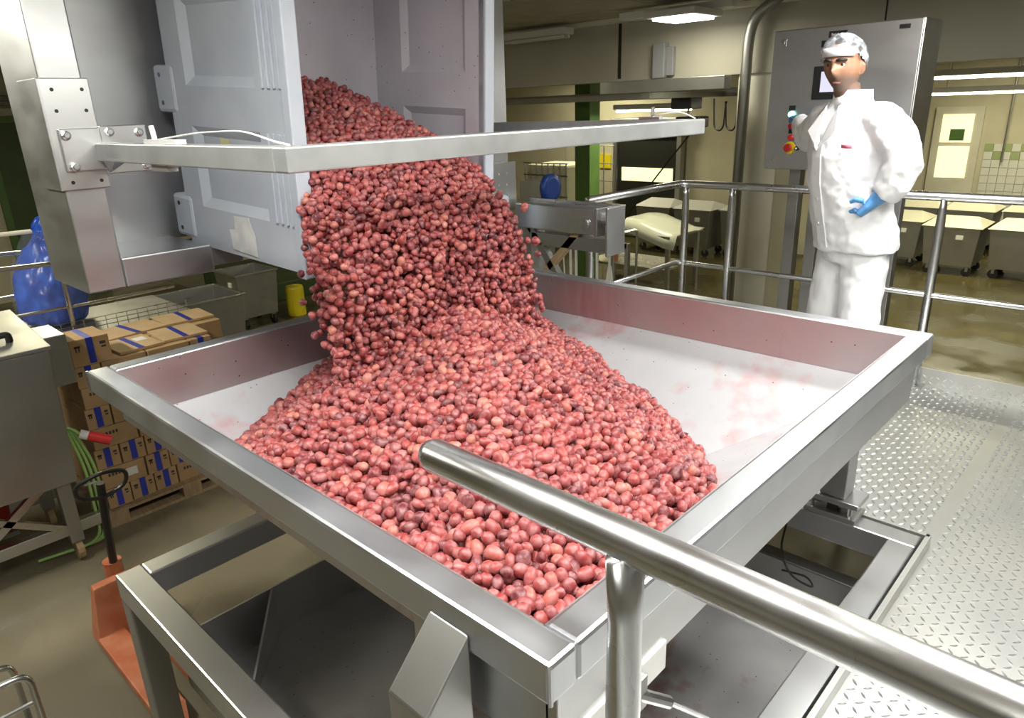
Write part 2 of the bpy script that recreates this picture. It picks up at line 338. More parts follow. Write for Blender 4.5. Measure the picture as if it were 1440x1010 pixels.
obj('wall_plate', bbox(ix0, ix1, iy0-tk, iy0+e_, z1, RZ-.006), HOP_V, hop); obj('wall_plate', bbox(ix0, ix1, iy1-e_, iy1+tk, z1, RZ-.006), HOP_V, hop)
cx, cy = -1.488, 1.58; ho = .18; z2 = z1-(.9-ho)*.52
I = [(ix0, iy0), (ix1, iy0), (ix1, iy1), (ix0, iy1)]; O = [(cx-ho, cy-ho), (cx+ho, cy-ho), (cx+ho, cy+ho), (cx-ho, cy+ho)]
for k in range(4):
    a, b_, c, d_ = I[k], I[(k+1) % 4], O[(k+1) % 4], O[k]; bm = B()
    top = [Vector((*a, z1)), Vector((*b_, z1)), Vector((*c, z2)), Vector((*d_, z2))]
    v = [bm.verts.new(p) for p in top]+[bm.verts.new(p-Vector((0, 0, .01))) for p in top]
    bm.faces.new(v[:4]); bm.faces.new(v[4:][::-1])
    for q in range(4): bm.faces.new((v[q], v[(q+1) % 4], v[4+(q+1) % 4], v[4+q]))
    obj('slope_plate', bm, HOP_S, hop)
obj('outlet', bbox(cx-ho, cx+ho, cy-ho, cy+ho, z2-.3, z2-.002), STEEL_D, hop)
# outer skirt plates at the corners and weld seams
for (x0, x1, y0, y1) in ((-.86, HX1-.004, HY0+.02, HY0+.028), (HX1-.028, HX1-.02, HY0+.02, HY1-.1), (HX0+.02, HX0+.028, HY0+.1, HY1-.02)):
    obj('skirt_plate', bbox(x0, x1, y0, y1, RZ-.21, RZ-.07), STEEL, hop, .002)
for x in (HX1, HX0): obj('weld_seam', cyl(B(), (x, HY0+.001, RZ-.07), (x, HY0+.001, RZ-.002), .004, 6), STEEL_R, hop)
for (xa, front) in ((-.735, True), (-.765, False)):
    yi, yo = (HY0-.001, HY0-.1) if front else (HY1-.025, HY1+.075)
    obj('support_post', prism(B(), [(yi, .135), (yo, .135), (yo, .69), (yi, .79)], 'x', xa-.047, xa+.047), STEEL_D, hop, .004)
obj('support_post', prism(B(), [(HX0+.001, .135), (HX0-.09, .135), (HX0-.09, .69), (HX0+.001, .79)], 'y', 1.7, 1.795), STEEL_D, hop, .004)
# load cells under the posts
for xa, yc, lab in ((-.765, 2.585, 'load cell under the right rear hopper post, with looped black cable'), (-.735, .548, 'load cell under the hopper post nearest the camera'), (-2.49, 1.747, 'load cell under the left side post of the hopper')):
    t = thing('load_cell', lab, 'load cell', (xa, yc, .048), group='load cells under the hopper posts')
    obj('base_plate', bbox(xa-.095, xa+.095, yc-.062, yc+.062, .049, .068), STEEL_D, t, .002)
    obj('top_plate', bbox(xa-.1, xa+.1, yc-.065, yc+.065, .112, .134), STEEL, t, .002)
    obj('sensor_body', bbox(xa-.075, xa+.06, yc-.02, yc+.02, .076, .104), STEEL_D, t, .003)
    for q_ in (-.07, .07): obj('bolt', cyl(B(), (xa+q_, yc-.045, .068), (xa+q_, yc-.045, .112), .009, 8), STEEL_R, t)
    obj('spacer', bbox(xa-.02, xa+.02, yc-.03, yc+.03, .066, .114), RUBBER, t)
    if yc > 2:
        c = bend([(xa-.07, yc-.03, .09), (xa-.13, yc-.1, .06), (xa-.14, yc-.14, -.12), (xa-.08, yc-.17, -.2), (xa+.02, yc-.17, -.21), (xa-.02, yc-.14, -.19), (xa-.12, yc-.15, -.2)], .05)
        obj('cable', tube(B(), c, .004, 6), BLACK, t)

# ------------------------------------------------------------------ stand under the hopper
SX0, SX1, SY0, SY1, SZ = -2.523, -.46, .547, 2.61, .048
st = thing('hopper_stand', 'welded stainless base frame carrying the hopper', 'stand', (-1.49, 1.58, FZ)); q = .09
for (x0, x1, y0, y1) in ((SX0, SX1, SY0, SY0+q), (SX0, SX1, SY1-q, SY1), (SX0, SX0+q, SY0+q, SY1-q), (SX1-q, SX1, SY0+q, SY1-q)):
    obj('top_beam', bbox(x0, x1, y0, y1, SZ-.1, SZ), STEEL, st, .006)
for x in (SX0, SX1-q):
    for y in (SY0, SY1-q): obj('leg', bbox(x+.001, x+q-.001, y+.001, y+q-.001, FZ+.01, SZ-.1), STEEL_D, st, .005); obj('foot_plate', bbox(x-.03, x+q+.03, y-.03, y+q+.03, FZ, FZ+.012), STEEL_D, st)
obj('cross_beam', bbox(SX0+q, SX1-q, SY1-.08, SY1-.01, -.3, -.22), STEEL_D, st, .004)
# drip pan
PX0, PX1, PY0, PY1, PZ, PT = -2.36, -.6, .66, 2.5, -.42, -.2
pan = thing('drip_pan', 'shallow stainless drip pan with red juice stains below the hopper', 'drip pan', (-1.48, 1.58, PZ))
obj('pan_floor', bbox(PX0, PX1, PY0, PY1, PZ-.008, PZ), PAN, pan)
for a in ((PX0, PX0+.008, PY0, PY1), (PX1-.008, PX1, PY0, PY1), (PX0, PX1, PY0, PY0+.008), (PX0, PX1, PY1-.008, PY1)): obj('pan_side', bbox(*a, PZ, PT), STEEL_D, pan)
bm = B(); hull(bm, [(-2.35, 1.02, PT), (-2.35, 1.03, PT), (-2.05, .72, PZ), (-2.05, .73, PZ), (-2.35, 1.02, PZ), (-2.35, 1.03, PZ)]); obj('gusset', bm, STEEL, pan)
for x in (PX0+.1, PX1-.1):
    for y in (PY0+.1, PY1-.1): obj('pan_leg', bbox(x-.03, x+.03, y-.03, y+.03, FZ, PZ-.008), STEEL_D, pan)
# limit sensor below the right rim
t = thing('limit_sensor', 'small limit sensor on white blocks under the right rim of the hopper', 'sensor', (-.56, .83, .6))
for y in (.7, .86): obj('block', bbox(-.565, -.535, y, y+.085, .575, .64), WHITEP, t, .003)
obj('body', bbox(-.56, -.52, .79, .86, .56, .63), STEEL_D, t, .003)
for z in (.575, .615): obj('screw', cyl(B(), (-.522, .8, z), (-.514, .8, z), .006, 8), STEEL_R, t)
obj('cable_gland', cyl(B(), (-.53, .845, .59), (-.5, .9, .55), .012, 10), STEEL_R, t)
obj('rod', cyl(B(), (-.5, .9, .55), (-.52, 1.45, -.02), .006, 8), STEEL_R, t)

# ------------------------------------------------------------------ bin tipper
FX = -2.735
tp = thing('bin_tipper', 'stainless bin tipper with back plate and long hold-down bar', 'tipper', (-2.9, 1.84, 1.0))
obj('side_beam', bbox(FX-.4, FX, .735, .862, 1.005, 2.44), STEEL, tp, .006)
obj('side_beam', bbox(FX-.4, FX, 2.70, 2.79, .9, 2.44), STEEL_B, tp, .006); obj('side_beam', bbox(FX-.38, FX-.02, 2.793, 2.9, .9, 2.44), STEEL_B, tp, .006)
obj('bottom_beam', bbox(FX-.4, FX, .862, 1.19, 1.005, 1.112), STEEL, tp, .006)
obj('bottom_bracket', bbox(FX-.3, FX-.06, 1.19, 1.34, 1.015, 1.1), STEEL_D, tp, .004)
obj('back_plate', bbox(FX-.41, FX-.37, .86, 2.7, 1.1, 2.44), STEEL, tp)
# sleeve plate on the left beam with bolt holes, bracket plates and bolts
obj('sleeve_plate', bbox(FX, FX+.012, .728, .875, 1.36, 1.71), STEEL_B, tp, .003); obj('sleeve_plate', bbox(FX-.2, FX+.012, .722, .734, 1.36, 1.71), STEEL, tp, .003)
for y in (.762, .85):
    for z in (1.385, 1.61, 1.675): obj('bolt_hole', cyl(B(), (FX+.011, y, z), (FX+.0135, y, z), .006, 10), BLACK, tp)
obj('bracket_plate', bbox(FX+.012, FX+.024, .75, .88, 1.42, 1.555), STEEL_B, tp, .003); obj('bracket_plate', bbox(FX+.012, FX+.03, .872, 1.02, 1.405, 1.56), STEEL_B, tp, .003)
for (y, z) in ((.768, 1.535), (.775, 1.435), (.9, 1.54), (.995, 1.535), (1.0, 1.425)): obj('bolt', lathe(B(), [(.0, .0), (.015, .0), (.015, .006), (.009, .008), (.008, .014), (0, .014)], (FX+.028, y, z), 10, 'x'), STEEL_R, tp, smooth=False)
obj('arm_gusset', hull(B(), [(FX+.03, .86, 1.447), (FX+.03, .9, 1.447), (FX+.14, .86, 1.447), (FX+.14, .9, 1.447), (FX+.03, .88, 1.41)]), STEEL, tp)
BX, BZ0, BZ1 = -1.49, 1.447, 1.506
obj('bar_arm', bbox(FX+.02, BX-.06, .85, .91, BZ0, BZ1), GALV, tp, .004)
obj('hold_down_bar', bbox(BX-.06, BX, .85, 2.73, BZ0, BZ1), GALV, tp, .005)
obj('bar_arm', bbox(FX+.01, BX-.06, 2.67, 2.73, BZ0, BZ1), GALV, tp, .004)
obj('lock_pin', box(cyl(B(), (-1.72, 2.70, BZ1), (-1.72, 2.70, BZ1+.05), .008, 8), -1.78, -1.68, 2.685, 2.715, BZ1, BZ1+.012), STEEL_R, tp)
obj('lock_pin', box(cyl(B(), (-2.28, .88, BZ1+.01), (-2.29, .88, BZ1+.05), .008, 8), -2.33, -2.1, .865, .895, BZ1, BZ1+.012), WHITEP, tp)
obj('under_clip', bbox(-2.32, -2.2, .87, .9, BZ0-.02, BZ0), STEEL_D, tp)
obj('cord', tube(B(), bend([(-2.25, .88, BZ1+.012), (-2.0, .885, BZ1+.03), (-1.72, .875, BZ1+.035), (-1.57, .87, BZ1+.01), (-1.52, .88, BZ1+.002)], .1), .0025, 6), WHITEP, tp)
obj('cord', tube(B(), bend([(-1.72, 2.70, BZ1+.012), (-1.66, 2.6, BZ1+.02), (-1.56, 2.66, BZ1+.03), (-1.52, 2.7, BZ1+.002)], .1), .0025, 6), WHITEP, tp)
# right hand pivot: plate with rivets, rounded housing, arm, struts
obj('rivet_plate', bbox(FX+.005, FX+.015, 2.73, 2.92, 1.04, 1.3), STEEL, tp, .002)
for y in (2.79, 2.85):
    for z in (1.08, 1.13, 1.18, 1.24): obj('rivet', cyl(B(), (FX+.014, y, z), (FX+.019, y, z), .006, 8), STEEL_R, tp)
obj('pivot_housing', bbox(FX+.0, FX+.1, 2.66, 2.78, .9, 1.14), BIN, tp, .02)
obj('pivot_arm', bbox(FX+.06, -2.13, 2.86, 2.97, .955, 1.085), STEEL, tp, .006)
obj('pivot_cap', bbox(-2.14, -2.12, 2.855, 2.975, .95, 1.09), STEEL_D, tp, .003)
obj('bolt', lathe(B(), [(0, 0), (.03, 0), (.028, -.012), (0, -.014)], (-2.2, 2.858, 1.01), 16, 'y'), STEEL_R, tp)
obj('pivot_shaft', cyl(B(), (-2.12, 2.92, 1.03), (-2.05, 2.92, 1.03), .035, 14), STEEL_D, tp)
obj('end_plate', bbox(-2.06, -2.045, 2.84, 2.99, .86, 1.1), STEEL, tp, .004)
obj('top_strap', bbox(FX+.06, -2.05, 2.97, 3.0, 1.085, 1.1), STEEL_R, tp, .002)
obj('strut', hull(B(), [(-2.64, 2.9, .96), (-2.59, 2.9, .96), (-2.64, 2.94, .96), (-2.59, 2.94, .96), (-2.42, 2.9, .66), (-2.37, 2.9, .66), (-2.42, 2.94, .66), (-2.37, 2.94, .66)]), STEEL_D, tp)
obj('strut', hull(B(), [(-2.3, 2.9, .96), (-2.25, 2.9, .96), (-2.3, 2.94, .96), (-2.25, 2.94, .96), (-2.65, 2.9, .6), (-2.6, 2.9, .6), (-2.65, 2.94, .6), (-2.6, 2.94, .6)]), WOOD, tp)
obj('column', bbox(-2.72, -2.6, 2.9, 3.02, FZ, 1.0), STEEL_D, tp, .005)
obj('lower_beam', bbox(-2.6, -2.05, 2.9, 2.98, .86, .93), STEEL_D, tp, .004)

# ------------------------------------------------------------------ tipped pallet box (local: +x = opening, y = width, z = up)
def rect_face(bm, org, ux, uy, W, H, panels, dep, bev):
    """a W x H rectangle with trapezoid recesses (dep along the normal ux x uy, negative = inwards)"""
    org, ux, uy = Vector(org), Vector(ux), Vector(uy); n = ux.cross(uy)
    P = lambda u, v, d=0: org+ux*u+uy*v+n*d
    us = sorted({0, W, *[p[0] for p in panels], *[p[1] for p in panels]}); vv = sorted({0, H, *[p[2] for p in panels], *[p[3] for p in panels]})
    def q(a): bm.faces.new([bm.verts.new(p) for p in a])
    for u0, u1 in zip(us, us[1:]):
        for v0, v1 in zip(vv, vv[1:]):
            if not any(p[0] <= u0 and u1 <= p[1] and p[2] <= v0 and v1 <= p[3] for p in panels): q([P(u0, v0), P(u1, v0), P(u1, v1), P(u0, v1)])
    for u0, u1, v0, v1 in panels:
        o = [(u0, v0), (u1, v0), (u1, v1), (u0, v1)]; i = [(u0+bev, v0+bev), (u1-bev, v0+bev), (u1-bev, v1-bev), (u0+bev, v1-bev)]
        for k in range(4): q([P(*o[k]), P(*o[(k+1) % 4]), P(*i[(k+1) % 4], dep), P(*i[k], dep)])
        q([P(*a, dep) for a in i])
bn = thing('pallet_box', 'grey plastic pallet box tipped on its side, pouring strawberries', 'bin', (-2.2, 1.735, 1.05))
bn.rotation_euler = Quaternion((0, 0, 1), math.radians(4)).to_matrix().to_4x4().to_euler() if False else (0, math.radians(3.5), math.radians(4))
BW, BH, BD, DI, WT = .95, 1.2, .78, .65, .035      # width, height on its side, body depth, inner depth, wall
pan3 = [(.13, BD-.2, .2, .5), (.13, BD-.2, .62, .94)]
# outer skins
def wall(name, faces, m):
    bm = B()
    for f in faces: rect_face(bm, *f)
    bmesh.ops.remove_doubles(bm, verts=bm.verts, dist=1e-5)
    return obj(name, bm, m, bn, world=False)
h = BW/2
wall('near_side', [((-BD, -h, 0), (1, 0, 0), (0, 0, 1), BD, BH, [(.13, BD-.2, .16, .46), (.13, BD-.2, .6, .9)], -.022, .035),
                   ((-BD, -h+WT, 0), (0, 0, 1), (1, 0, 0), BH, BD, [], 0, 0)], BIN)
wall('far_side', [((-BD, h, 0), (0, 0, 1), (1, 0, 0), BH, BD, [], 0, 0),
                  ((-BD, h-WT, 0), (1, 0, 0), (0, 0, 1), BD, BH, [(.3, BD-.1, .2, .52), (.3, BD-.1, .66, .98)], -.02, .03)], BIN_IN)
obj('lower_side', bbox(-BD, 0, -h+.001, h-.001, .001, WT), BIN, bn, .003, world=False); obj('upper_side', bbox(-BD, 0, -h+.001, h-.001, BH-WT, BH-.001), BIN, bn, .003, world=False)
wall('base', [((-BD, -h, 0), (0, 0, 1), (0, 1, 0), BH, BW, [], 0, 0), ((-DI, -h+WT, WT), (0, 1, 0), (0, 0, 1), BW-2*WT, BH-2*WT, [], 0, 0)], BIN_IN)
for a in ((-.03, .012, -h-.02, -h+WT, -.012, BH+.012), (-.03, .012, h-WT, h+.02, -.012, BH+.012), (-.03, .012, -h+WT, h-WT, -.012, WT), (-.03, .012, -h+WT, h-WT, BH-WT, BH+.012)):
    obj('rim', bbox(*a), BIN, bn, .005, world=False)
for k in range(4):
    for z0, z1_ in ((.16, .46), (.6, .92), (1.0, 1.18)): obj('rib', bbox(-.155+k*.032, -.143+k*.032, -h-.009, -h+.001, z0, z1_), BIN, bn, .003, world=False)
for z in (0.02, .5, 1.0):
    obj('foot', bbox(-BD-.1, -BD+.05, -h-.006, -h+.13, z, z+.17), BIN, bn, .015, world=False)
    obj('foot', bbox(-BD-.1, -BD+.05, h-.13, h+.006, z, z+.17), BIN, bn, .015, world=False)
    for s in (.035, .135): obj('foot_hole', cyl(B(), (-BD-.05, -h-.0075, z+s), (-BD-.05, -h-.004, z+s), .009, 10), BLACK, bn, world=False)
obj('skid', bbox(-BD-.09, -BD, -h+.02, h-.02, .03, .17), BIN, bn, .01, world=False)
def poly_sheet(name, pts, m, par, th=.0015):
    bm = B(); v = [bm.verts.new(p) for p in pts]; f = bm.faces.new(v); r = bmesh.ops.extrude_face_region(bm, geom=[f])
    n = (Vector(pts[1])-Vector(pts[0])).cross(Vector(pts[2])-Vector(pts[0])).normalized()*th
    bmesh.ops.translate(bm, vec=n, verts=[e for e in r['geom'] if isinstance(e, bmesh.types.BMVert)])
    return obj(name, bm, m, par, world=False)
y = -h-.003
tag(poly_sheet('torn_label', [(-.46, y, .02), (-.3, y, .015), (-.3, y, .09), (-.32, y, .13), (-.33, y, .155), (-.43, y, .15), (-.43, y, .1), (-.47, y, .095)], TORN, bn), 'torn white paper label')
tag(poly_sheet('sticker', [(-.5, -h+.018, .36), (-.44, -h+.018, .355), (-.43, -h+.018, .42), (-.49, -h+.018, .425)], YEL_ST, bn), 'faded yellowish sticker')

# ------------------------------------------------------------------ strawberries
def berry_mesh(i):
    r = random.Random(100+i); nu, nv = 9, 7; V = []; F = []
    L = .0165*r.uniform(.85, 1.15); R = .0138*r.uniform(.88, 1.12); sh = r.uniform(.0, .45)
    for j in range(nv):
        t = j/(nv-1); a = math.pi*t; zz = -L*math.cos(a); rr = R*math.sin(a)**.85*(1-sh*(t-.35))
        for k in range(nu):
            b = 2*math.pi*k/nu; q = 1+r.uniform(-.09, .09)
            V.append((rr*q*math.cos(b), rr*q*math.sin(b)*.95, zz*(1+r.uniform(-.05, .05)) if 0 < j < nv-1 else zz))
    for j in range(nv-1):
        for k in range(nu):
            a, b = j*nu+k, j*nu+(k+1) % nu
            F.append((a, b, b+nu, a+nu))
    return np.array(V), F
NB = 14; BV = [berry_mesh(i) for i in range(NB)]; BT = [random.Random(i*3+5).random() for i in range(NB)]
def make_me(name, V, F, T):
    me = bpy.data.meshes.new(name); F = np.asarray(F); n = len(F)
    me.vertices.add(len(V)); me.vertices.foreach_set('co', np.asarray(V, np.float32).ravel())
    me.loops.add(n*4); me.loops.foreach_set('vertex_index', F.astype(np.int32).ravel())
    me.polygons.add(n); me.polygons.foreach_set('loop_start', np.arange(0, n*4, 4, dtype=np.int32)); me.polygons.foreach_set('loop_total', np.full(n, 4, np.int32))
    me.update(calc_edges=True)
    a = me.attributes.new('tint', 'FLOAT', 'POINT'); a.data.foreach_set('value', np.asarray(T, np.float32))
    me.polygons.foreach_set('use_smooth', [True]*n); me.materials.append(BERRY); me.validate(); return me
BME = [make_me('strawberry', BV[i][0], BV[i][1], np.full(len(BV[i][0]), BT[i])) for i in range(NB)]
def rquat():
    q = Quaternion((rng.normal(), rng.normal(), rng.normal(), rng.normal())); q.normalize(); return q
bnd = [(-2.385, 1.43, .64), (-2.27, 1.13, .58), (-2.13, .9, .55), (-1.95, .69, .58), (-1.5, .665, .63), (-1.0, .665, .65), (-.6, .67, .68), (-.62, 1.0, .64), (-.7, 1.2, .6), (-.77, 1.6, .555),
       (-.98, 1.92, .45), (-1.2, 2.1, .47), (-1.52, 2.22, .52), (-1.9, 2.36, .585), (-2.25, 2.45, .64), (-2.385, 2.0, .66), (-2.385, 1.7, .66)]
PC = (-1.78, 1.6); PZH = .9
_an = np.array([math.atan2(b[1]-PC[1], b[0]-PC[0]) for b in bnd]); _rr = np.array([math.hypot(b[0]-PC[0], b[1]-PC[1]) for b in bnd]); _zz = np.array([b[2] for b in bnd])
_o = np.argsort(_an); _an, _rr, _zz = _an[_o], _rr[_o], _zz[_o]
def heap(x, y):
    a = np.arctan2(y-PC[1], x-PC[0]); R = np.interp(a, _an, _rr, period=2*math.pi); Z = np.interp(a, _an, _zz, period=2*math.pi)
    s = np.hypot(x-PC[0], y-PC[1])/R
    return np.where(s <= 1, Z+(PZH-Z)*(1-s**1.15), Z-(s-1)*R*1.2), s
def hop_surface(x, y):
    m = np.maximum(np.abs(x-cx), np.abs(y-cy)); return z1-(.9-m)*.52
pts = []
g = .0275
xs = np.arange(ix0+.012, ix1-.01, g); ys = np.arange(iy0+.012, iy1-.01, g)
for lay in range(2):
    X, Y = np.meshgrid(xs, ys); X = X+rng.uniform(-.008, .008, X.shape)+lay*.011; Y = Y+rng.uniform(-.008, .008, Y.shape)+lay*.011
    Z, S = heap(X, Y); hs = hop_surface(X, Y)
    Z = Z+rng.uniform(-.009, .01, Z.shape)-lay*.022
    edge = rng.uniform(.93, 1.06, S.shape)
    k = (S < edge) & (Z > hs+.004) & (X > ix0+.01) & (X < ix1-.01) & (Y > iy0+.01) & (Y < iy1-.01)
    Z = np.maximum(Z, hs+.012)
    pts.append((np.stack([X[k], Y[k], Z[k]], 1), lay))
heap_top, heap_low = pts[0][0], pts[1][0]
# which top berries does the camera see over the near rim, nearest first
camp = np.array([0, 0, CAM_Z]); dv = heap_top-camp; tt = (RZ-CAM_Z)/dv[:, 2]; hx = camp[None]+dv*tt[:, None]
vis = (hx[:, 0] > ix0+.01) & (hx[:, 0] < ix1-.012) & (hx[:, 1] > iy0+.012) & (hx[:, 1] < iy1-.01) & (tt > 0) & (tt < 1)
dist = np.linalg.norm(dv, axis=1); order = np.argsort(np.where(vis, dist, 99)); near = set(order[:262].tolist())
for i in order[:262]:
    o = bpy.data.objects.new('strawberry', BME[int(rng.integers(NB))]); COL.objects.link(o)
    o.location = heap_top[i]; o.rotation_mode = 'QUATERNION'; o.rotation_quaternion = rquat(); s = rng.uniform(.88, 1.32); o.scale = (s, s, s)
    tag(o, 'frozen strawberry lying at the near front corner of the heap, closest to the camera', 'strawberry', 'strawberries at the front of the heap')
# berries inside the bin, the pouring curtain, loose flying ones
mass = [heap_top[[i for i in range(len(heap_top)) if i not in near]], heap_low]
inb = []
by0, by1 = 1.735-h+.05, 1.735+h-.06
def stream_x(z):   # front surface of the pour
    return np.interp(z, [.8, .95, 1.1, 1.25, 1.4, 1.5, 1.6, 1.72], [-1.8, -1.86, -1.93, -2.02, -2.16, -2.35, -2.58, -2.84])
zs = np.arange(.6, 1.72, .0185)
for lay in range(3):
    for z in zs:
        f = (z-.86)/.86
        ya = float(np.interp(z, [.6, 1.1, 1.3, 1.34], [1.12, 1.18, 1.25, 1.305])); yb = np.interp(z, [.86, 1.1, 1.3, 1.5, 1.72], [2.08, 2.1, 2.07, 2.0, 1.86])
        n = int((yb-ya)/.024); yy = np.linspace(ya, yb, n)+rng.uniform(-.009, .009, n)
        dens = 1.0 if z > 1.25 else np.interp(z, [.86, 1.0, 1.25], [.8, .72, 1])
        keep = rng.random(n) < dens
        bulge = .045*np.sin((yy-ya)/(yb-ya)*math.pi)-.02
        xx = stream_x(z)-lay*.026+bulge+rng.uniform(-.012, .012, n)*(1 if z > 1.3 else 2.2)
        zz = np.full(n, z)+rng.uniform(-.008, .008, n)
        q = np.stack([xx, yy, zz], 1)[keep]
        if z < 1.1: q = q[q[:, 0] > -2.16]
        if z < 1.0: hz, _s = heap(q[:, 0], q[:, 1]); q = q[q[:, 2] > hz-.01]
        inb.append(q)
mass += inb
n_heap = len(mass[0])+len(mass[1]); allp = np.concatenate(mass)
Vs = []; Fs = []; Ts = []; off = 0
base_n = len(BV[0][0]); Farr = np.array(BV[0][1])
vi = rng.integers(NB, size=len(allp))
for k, p in enumerate(allp):
    R_ = np.array(rquat().to_matrix()); V = BV[vi[k]][0]@R_.T*(rng.uniform(.88, 1.32) if k < n_heap else rng.uniform(.78, 1.12))+p
    Vs.append(V); Fs.append(Farr+off); off += base_n
T = np.repeat(np.clip(rng.normal(.55, .26, len(allp)), 0, 1), base_n)
me = make_me('strawberry_mass', np.concatenate(Vs), np.concatenate(Fs), T)
o = bpy.data.objects.new('strawberry_mass', me); COL.objects.link(o); tag(o, 'countless frozen strawberries pouring from the box and heaped in the hopper', 'strawberries', kind='stuff')
# dark filling below the surface berries (same fruit, deeper in the heap)
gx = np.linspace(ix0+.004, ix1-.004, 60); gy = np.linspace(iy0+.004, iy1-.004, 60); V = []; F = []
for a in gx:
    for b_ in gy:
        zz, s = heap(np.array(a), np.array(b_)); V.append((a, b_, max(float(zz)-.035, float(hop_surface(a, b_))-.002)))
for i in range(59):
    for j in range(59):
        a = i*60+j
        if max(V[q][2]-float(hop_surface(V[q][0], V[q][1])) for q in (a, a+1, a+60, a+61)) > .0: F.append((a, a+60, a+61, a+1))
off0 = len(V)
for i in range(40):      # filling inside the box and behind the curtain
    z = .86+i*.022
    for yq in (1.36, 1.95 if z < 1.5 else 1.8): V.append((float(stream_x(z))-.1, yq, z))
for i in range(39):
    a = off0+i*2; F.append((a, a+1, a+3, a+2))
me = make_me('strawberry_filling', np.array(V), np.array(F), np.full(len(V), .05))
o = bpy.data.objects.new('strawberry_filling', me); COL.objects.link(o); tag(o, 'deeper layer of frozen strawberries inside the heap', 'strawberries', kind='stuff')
loose = []
for i in range(38):
    z = rng.uniform(.86, 1.3); side = i % 3
    if side == 0: p = (-1.92+rng.uniform(-.12, .05), 1.17+rng.uniform(-.08, .03), z*.75+.2)
    elif side == 1: p = (-1.95+rng.uniform(-.08, .1), 2.1+rng.uniform(0, .09), .82+.28*rng.random())
    else: p = (float(stream_x(z))+rng.uniform(.03, .12), rng.uniform(1.3, 2.1), z)
    loose.append(p)
loose += [(-1.19, 2.12, .47), (-.66, 1.62, .62), (-.7, 1.5, .6), (-2.05, 1.12, .98), (-1.98, 1.08, .9)]
for p in loose[:38]:
    o = bpy.data.objects.new('strawberry', BME[int(rng.integers(NB))]); COL.objects.link(o); o.location = p
    o.rotation_mode = 'QUATERNION'; o.rotation_quaternion = rquat()
    tag(o, 'loose frozen strawberry flying beside the pouring stream', 'strawberry', 'strawberries in the air around the pour')

# ------------------------------------------------------------------ railings
rail = thing('railing', 'tubular stainless guard railing behind the operator', 'railing', (-1.5, 4.3, 0)); TR = .024
obj('top_rail', tube(B(), bend([(-2.5, 3.28, 1.06), (-2.5, 4.3, 1.06), (2.9, 4.3, 1.06)], .1), TR, 14), STEEL_R, rail, smooth=True)
obj('mid_rail', tube(B(), bend([(-2.5, 3.3, .53), (-2.5, 4.3, .53), (2.9, 4.3, .53)], .08), .016, 10), STEEL_R, rail, smooth=True)
for (x, y) in ((-2.5, 3.3), (-2.46, 4.3), (-2.13, 4.3), (-.94, 4.3), (.4, 4.3), (1.8, 4.3)):
    p = obj('post', tube(B(), [(x, y, 0), (x, y, .9), (x, y, .99), (x, y, 1.045)], TR, 12, rad=[.024, .024, .022, .03], sq=[1, 1, .9, .45]), STEEL_R, rail, smooth=True)
    obj('foot_plate', bbox(x-.05, x+.05, y-.05, y+.05, 0, .008), STEEL_D, rail)
fr = thing('railing', 'foreground tubular handrail crossing in front of the hopper', 'railing', (-.43, .63, 0))
obj('top_rail', tube(B(), [(-.8, .632, 1.062), (-.795, .632, 1.062), (-.78, .632, 1.062), (1.6, .632, 1.062)], .027, 20, rad=[.012, .022, .027, .027]), STEEL_R, fr, smooth=True)
for x in (-.42, 1.5): obj('post', tube(B(), [(x, .632, 0), (x, .632, .82), (x, .632, .95), (x, .632, 1.05)], .024, 16, rad=[.024, .024, .026, .04], sq=[1, 1, .8, .4]), STEEL_R, fr, smooth=True); obj('foot_plate', bbox(x-.02, x+.05, .58, .68, 0, .008), STEEL_D, fr)

# ------------------------------------------------------------------ control cabinet
cb = thing('control_cabinet', 'stainless control cabinet on legs with push buttons and small screen', 'cabinet', (-1.6, 4.6, FZ))
CX0, CX1, CYF, CYB, CZ0, CZ1 = -2.0, -1.19, 4.42, 4.76, 1.16, 1.95
obj('body', bbox(CX0, CX1, CYF+.02, CYB, CZ0, CZ1), CABM, cb, .006)
dr = obj('door', bbox(CX0+.004, CX1-.004, CYF, CYF+.018, CZ0+.004, CZ1-.004), CABM, cb, .004)
for (x, z) in ((-1.93, 1.88), (-1.93, 1.22)): obj('door_lock', box(bbox(x-.014, x+.014, CYF-.003, CYF, z-.02, z+.02), x-.004, x+.004, CYF-.006, CYF-.003, z-.007, z+.007), STEEL_R, dr)
for x in (-1.88, -1.74, -1.28): obj('leg', bbox(x, x+.07, 4.55, 4.63, FZ, CZ0), STEEL_D, cb, .004)
obj('cable_bundle', tube(B(), bend([(-1.33, 4.5, CZ0), (-1.33, 4.48, .6), (-1.36, 4.5, -.2), (-1.36, 4.5, -1.0)], .2), .035, 10), mat('grey_cable', (.35, .38, .4), .5), cb)
def face(x0, x1, z0, z1, m, name, th=.006): return obj(name, bbox(x0, x1, CYF-th, CYF, z0, z1), m, dr, .0015)
face(-1.675, -1.575, 1.885, 1.92, BLACK, 'name_plate', .003); face(-1.31, -1.255, 1.9, 1.922, BLACK, 'maker_plate', .003)
def text(s, size, loc, m, parent, name='lettering'):
    cu = bpy.data.curves.new(name, 'FONT'); cu.body = s; cu.size = size; cu.align_x = 'CENTER'; cu.align_y = 'CENTER'; cu.extrude = .0003
    to = bpy.data.objects.new(name, cu); COL.objects.link(to); bpy.context.view_layer.update()
    me = bpy.data.meshes.new_from_object(to.evaluated_get(bpy.context.evaluated_depsgraph_get())); bpy.data.objects.remove(to)
    me.transform(Matrix.Translation(loc) @ Matrix.Rotation(math.radians(90), 4, 'X')); me.materials.clear(); me.materials.append(m)
    o = bpy.data.objects.new(name, me); COL.objects.link(o); o.parent = parent; o.matrix_parent_inverse = Matrix.Translation(-Vector(parent.location)); return o
